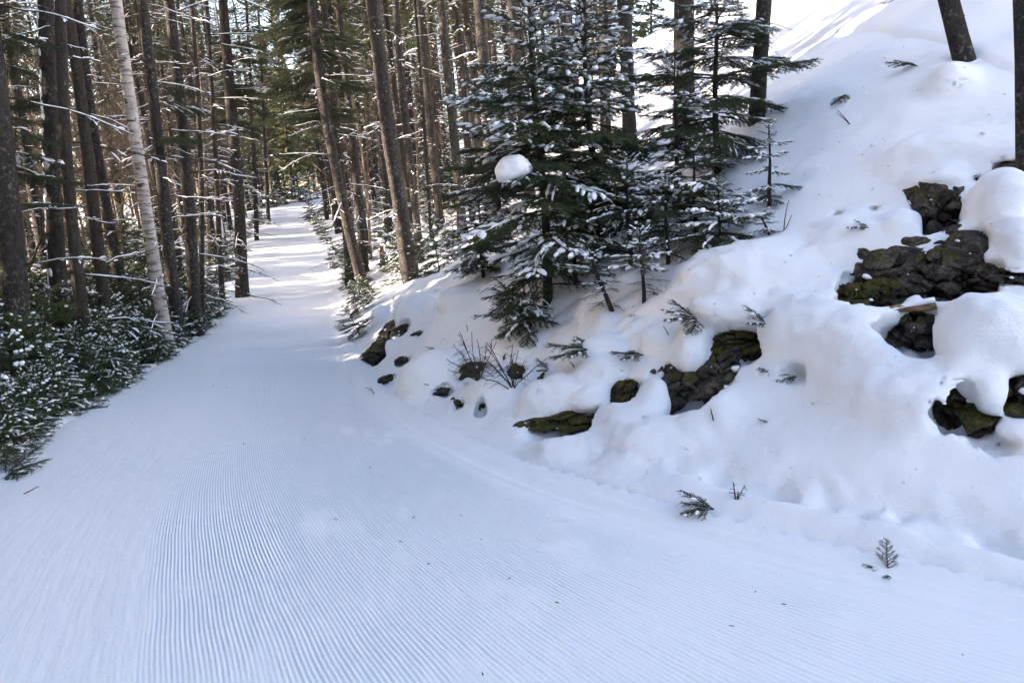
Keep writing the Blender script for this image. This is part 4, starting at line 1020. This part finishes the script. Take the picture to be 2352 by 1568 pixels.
for px, py, sc, lab in [(815, 660, .55, 'drooping little fir hanging over the uphill trail edge at the leaning spruce'), (838, 712, .5, 'drooping fir on the trail edge above the brown trailside rock'), (828, 770, .42, 'lowest drooping fir beside the brown trailside rock'), (858, 690, .4, 'tiny fir tucked behind the drooping trailside firs'), (722, 512, 1.0, 'rounded snowy fir where the trail bends out of sight'), (742, 535, .8, 'snowy fir next to the rounded one by the bend')]:
    p, t = hit(px, py); bush(p[0], p[1], sc, rng, 'trailside_fir', lab, None, (-.35, 0))
for x, y, sc in [(-17.9, 58.5, 1.3), (-17.6, 60.5, 1.7), (-18.8, 57, 1.5), (-17.0, 62.5, 1.8), (-16.6, 65, 2.0), (-18.4, 62, 2.2), (-19.6, 59, 1.9)]:
    bush(x, y, sc, rng, 'brush_fir', 'snowy fir in the brush that closes the far end of the trail', 'brush at the far end of the trail')
lap('bushes')

def hitb(px, py):
    d = ray(px, py); v = Vector(d).normalized(); loc, nrm, i_, dist = BVH.ray_cast(Vector((0, 0, CAMH)), v)
    p, t = hit(px, py)
    dp = np.linalg.norm(p-np.array([0, 0, CAMH])); ur_ = sdist([p[:2]], R_EDGE)[0]
    if loc is None or dist > dp+.8 or ur_ < .3: return p, t
    return np.array(loc[:]), float((np.array(loc[:])-np.array([0, 0, CAMH]))@cF)
# ------------------------------------------------------------------ single small things
def lump(e, seed, m=None, sub=ICO4, amp=.12):
    V, F = sub; q = V*1.3+seed*5.1
    k = 1+amp*fbm(q[:, 0], q[:, 1], q[:, 2], 3); W = V*k[:, None]; W[:, 2] = np.where(W[:, 2] < -.45, -.45+(W[:, 2]+.45)*.25, W[:, 2])
    return (W*e['r'])@axes(e), F
p, t1 = hit(1258, 705); tb = t1*.93
e = dict(c=at(1178, 392, tb), r=np.array([42, 42, 36])*tb/FPX, rot=.25); V, F = lump(e, 3, amp=.26)
rp = np.array(YROOT[0].location[:]); rel = e['c']-rp
for q in (-.35, -.1, .12, .4):
    az = math.atan2(rel[1], rel[0])+q; put_bough(YROOT[0], (rel[0]*.08, rel[1]*.08, rel[2]-.02+.05*abs(q)), az, -.16, math.hypot(rel[0], rel[1])*1.5, dry=q < 0, rng=rng)
tag(ob('snow_ball', mk_mesh('snow_ball', V, F, SNOW, True), loc=e['c']), 'round ball of snow resting on the boughs of the tall young spruce', 'snow')
# snow plastered along a trunk
_, on, C, r = t2[0], t2[1], t2[2], t2[3]
mb = MB(); rg = np.random.default_rng(5); V0, F0 = ICO2
for k in range(150):
    h = rg.uniform(.4, 5.5); c = on(h); rad = np.interp(h, C[:, 2]-C[1, 2], r); a = rg.normal(math.pi*1.08, .42)
    s = rg.uniform(.6, 1.6); mb.add(V0*np.array([.012, .022*s, .045*s])@np.array([[math.cos(a), math.sin(a), 0], [-math.sin(a), math.cos(a), 0], [0, 0, 1]])+c+rad*.98*np.array([math.cos(a), math.sin(a), 0]), F0)
o = ob('plastered_snow', mb.mesh('plastered_snow', SNOWB, True), t2[0]); o['kind'] = 'stuff'
def log(name, label, a, b, wpx, m=BARK2, snow=True, da=None, db_=None, lift=.0, cat='log'):
    pa, ta = hit(*a) if da is None else (at(*a, da), da); pb, tb = hit(*b) if db_ is None else (at(*b, db_), db_)
    r = wpx/2*(ta+tb)/2/FPX; root = thing(name, label, cat, tuple(pa))
    t = np.linspace(0, 1, 9); P = np.outer(t, pb-pa)+np.array([0, 0, lift])+np.c_[0*t, 0*t, .02*np.sin(t*5)]
    mb = MB(); tube(mb, P, r*(1-.3*t), 9, True, wob=.05); ob('wood', mb.mesh('log', m, True), root)
    if snow:
        t = np.linspace(.03, .97, 16); Q = np.outer(t, pb-pa)+np.array([0, 0, lift+r*.75]); rr = r*(.9+.35*vnoise(t*9, t*0+3))*np.sqrt(np.clip(1-(2*t-1)**6, .05, 1))
        mb = MB(); tube(mb, Q, rr, 8, True, .75); ob('snow', mb.mesh('snow', SNOWB, True), root)
    return root
log('broken_log', 'broken pale log with a snow strip lying across the craggy outcrop', (2010, 738), (2150, 706), 22, WOODP, lift=.03)
log('fallen_log', 'reddish fallen log with snow on the slope behind the thick leaning trunk', (935, 460), (965, 425), 13, WOODP, lift=.05)
log('fallen_branch', 'dark fallen branch in the snow right of the thick leaning trunk', (955, 575), (1005, 525), 9, BARK, lift=.03)
log('fallen_log', 'snow covered log sticking out of the thicket at the trail edge', (478, 738), (512, 716), 14, BARK2, lift=.05)
log('fallen_log', 'big snow covered log lying across the far end of the trail', (648, 446), (700, 466), 12, BARK2, lift=.25)
p, t = hit(878, 612); root = thing('broken_stump', 'splintered pale stump capped with snow beside the thick leaning trunk', 'stump', tuple(p))
mb = MB(); tt = np.linspace(0, 1, 6); tube(mb, np.c_[.03*tt, 0*tt, tt*.75-.1], .085*(1-.45*tt), 9, True, wob=.1); ob('wood', mb.mesh('stump', WOODP, True), root)
V, F = lump(dict(c=p, r=np.array([.09, .09, .08]), rot=0), 8, sub=ICO3); ob('snow', mk_mesh('snow', V+np.array([.03, 0, .68]), F, SNOWB, True), root)
# sprigs poking out of the snow
SPR = [(1640, 1165, [(2.5, .35, .20), (3.4, .05, .19), (2.9, .2, .17)], 'green hemlock sprig poking from smooth snow beside a dead twig at the trail edge'),
 (2040, 1310, [(1.2, .8, .15), (2.6, .2, .10), (4.2, .2, .08)], 'small upright fir sprig in the crusty snow at the trail edge'),
 (1832, 862, [(2.9, .25, .24), (3.6, .05, .18), (2.4, .3, .18)], 'feathery fir sprig on the snow apron below the olive moss rock'),
 (1905, 855, [(.5, .35, .20), (1.2, .2, .15)], 'single fir sprig tip next to the feathery one'),
 (1350, 800, [(2.6, .1, .35), (3.3, -.1, .30), (1.8, .2, .28), (4.0, 0, .25)], 'flat dark fir spray on the bank above the mossy rocks'),
 (1600, 730, [(2.2, .5, .26), (3.4, .1, .25), (4.3, -.2, .25), (2.8, .3, .25), (1.2, .3, .2)], 'dark fir tuft at the lower corner of the wide snow slab'),
 (1768, 968, [(2.8, .4, .07), (.6, .5, .06)], 'tiny green sprig in the smooth snow apron'),
 (1262, 848, [(2.4, .6, .16), (3.8, .2, .14)], 'thin fir tip bending out of the snow pillow above the long mossy rock'),
 (1478, 812, [(2.8, .1, .24), (2.0, .2, .2), (3.6, 0, .2)], 'fir spray wedged between two snow pillows on the bank'),
 (2000, 520, [(3.2, .1, .17), (2.4, .5, .12)], 'little fir sprig at the trail side of the craggy outcrop'),
 (2110, 150, [(3.1, .2, .3), (2.6, .4, .22)], 'fir sprig on the snow below the trunk with the curved foot'),
 (1945, 215, [(3.9, -.3, .3)], 'single drooping fir tip high on the open snow slope'),
 (2335, 930, [(2.5, .2, .3), (3.4, -.1, .25), (4.2, -.2, .25), (3.0, .4, .2)], 'green fir boughs under the biggest snow pillow'),
 (1000, 800, [(2.6, .2, .12), (3.6, 0, .1)], 'tiny dark fir tip in smooth snow above the dead shrub'),
 (1760, 742, [(2.2, .6, .2), (3.6, .2, .16)], 'dark fir sprig in the crevice at the end of the wide snow slab'),
 (12, 1088, [(1.0, .5, .3), (.2, .3, .3), (5.8, .2, .3), (2, .5, .3)], 'dark fir branch end on the snow lip where the thicket stops')]
for px, py, bs, lab in SPR:
    p, t = hitb(px, py); root = thing('fir_sprig', lab, 'sprig', tuple(p-np.array([0, 0, .01])))
    for az, el, L in bs: put_bough(root, (0, 0, 0), az, el, L, dry=True, rng=rng, name='spray')
SHR = [(1100, 872, 15, .50, 2.2, 'dead twiggy shrub with dark buds on the bank'), (1178, 890, 16, .46, 2.3, 'bare fine twiggy shrub in front of the upright mossy rock'), (1690, 1150, 3, .13, 1.6, 'dead leafless twig beside the hemlock sprig'), (1640, 965, 2, .16, 1.4, 'thin bare twig standing in front of the dark rock face'), (1800, 530, 2, .35, 1.2, 'red brown dead twig by the half buried fir tip'),
       (1235, 795, 4, .28, 2.4, 'fine bare twigs showing in the snow below the drooping fir'), (862, 905, 2, .2, 2.2, 'fine bare twigs at the foot of the brown trailside rock'), (38, 1140, 1, .17, 1.5, 'single dark stick standing in the trail edge snow'), (66, 1078, 1, .14, 1.9, 'thin stick by the snow lip under the thicket'), (1955, 285, 2, .22, 1.6, 'two thin curved stalks high on the open snow slope')]
SHR += [(px, py, 2, .13, az, 'short bare twig ends sticking out of the lumpy snow bank') for px, py, az in [(985, 880, 2.4), (1130, 800, 1.6), (1210, 860, 2), (1320, 840, 1.4), (1540, 770, 1.8), (1075, 760, 2.5), (905, 690, 2.2)]]
for k, (px, py, n_, L, az, lab) in enumerate(SHR):
    p, t = hitb(px, py); root = thing('bare_shrub' if n_ > 2 else 'bare_twig', lab, 'shrub' if n_ > 2 else 'twig', tuple(p), 'twig ends on the snow bank' if lab.startswith('short') else None); rg = np.random.default_rng(60+k)
    for j in range(n_):
        mb = MB(); limb(mb, None, np.array([0, 0, -.02]), rg.normal(az, 1.0), rg.uniform(.35, 1.3), L*rg.uniform(.6, 1.15), rg, .0035, 0, 9 if n_ > 2 else 1); ob('stem', mb.mesh('stem', TWIG), root)
LIT = [(985, 1296), (772, 1194), (625, 1138), (388, 1105), (850, 1075), (920, 1245), (1105, 1240), (1170, 1330), (1735, 1360), (1280, 1385), (1108, 1550), (950, 1190), (490, 886), (520, 890), (1800, 1390), (560, 1020), (700, 1010), (1060, 1185), (2210, 1505), (1680, 1440)]
for k, (px, py) in enumerate(LIT):
    p, t = hit(px, py); rg = np.random.default_rng(160+k); mb = MB(); a = rg.uniform(0, 6.28); l_ = rg.uniform(.004, .012)
    P = np.array([[-1, 0, 0], [-.2, .15, .1], [.5, 0, .15], [1, .3, .3]])*l_; c, s_ = math.cos(a), math.sin(a); P = P@np.array([[c, s_, 0], [-s_, c, 0], [0, 0, 1]])
    tube(mb, P, [.0012, .0024, .0024, .001], 4, True)
    tag(ob('twig_bit', mb.mesh('twig_bit', TWIG), loc=tuple(p+np.array([0, 0, .005]))), 'tiny dark bit of twig lying on the groomed trail', 'litter', 'twig litter on the trail')
# needles and bits of bark fallen on the snow, crumbs of snow on the bank
rg = np.random.default_rng(77); mb = MB(); cr = MB(); V0, F0 = ICO2
for k in range(2600):
    x, y = rg.uniform(-3.2, 4.2), rg.uniform(2.9, 12.4); u = sdist([(x, y)], R_EDGE)[0]
    if u < .3:
        if rg.random() < .8 or u < -2.6: continue
        z = Hs(x, y)+.008; nz = Vector((0, 0, 1))
    else:
        loc, nz, i_, d_ = BVH.ray_cast(Vector((x, y, 6)), Vector((0, 0, -1)))
        if loc is None: continue
        z = loc[2]+.002
    a = rg.uniform(0, 6.28); l_ = rg.uniform(.003, .008); w_ = rg.uniform(.0006, .0014); c, q = math.cos(a)*l_, math.sin(a)*l_
    mb.add([[x-c, y-q, z], [x+q/l_*w_, y-c/l_*w_, z+.001], [x+c, y+q, z+.003], [x-q/l_*w_, y+c/l_*w_, z+.001]], None, [[0, 1, 2, 3]])
    if u > .5 and rg.random() < .5:
        x2, y2 = x+rg.normal()*.05, y+rg.normal()*.05; loc, nz, i_, d_ = BVH.ray_cast(Vector((x2, y2, 6)), Vector((0, 0, -1)))
        if loc is not None and (nz[2] < .8 or vnoise(np.array([x2*2.5]), np.array([y2*2.5]))[0] > .25):
            s_ = rg.uniform(.004, .012)*(1.8 if rg.random() < .1 else 1); cr.add(V0*np.array([s_, s_, s_*.7])*(1+.18*rg.normal(size=(len(V0), 1)))+np.array(loc[:])+np.array([0, 0, s_*.3]), F0)
o = ob('needle_litter', mb.mesh('needle_litter', TWIG)); o['kind'] = 'stuff'; tag(o, 'fine fallen needles scattered over the snow bank and trail', 'litter')
o = ob('snow_crumbs', cr.mesh('snow_crumbs', SNOW, True)); o['kind'] = 'stuff'; tag(o, 'small crumbs of snow fallen on the bank', 'snow')
lap('details')
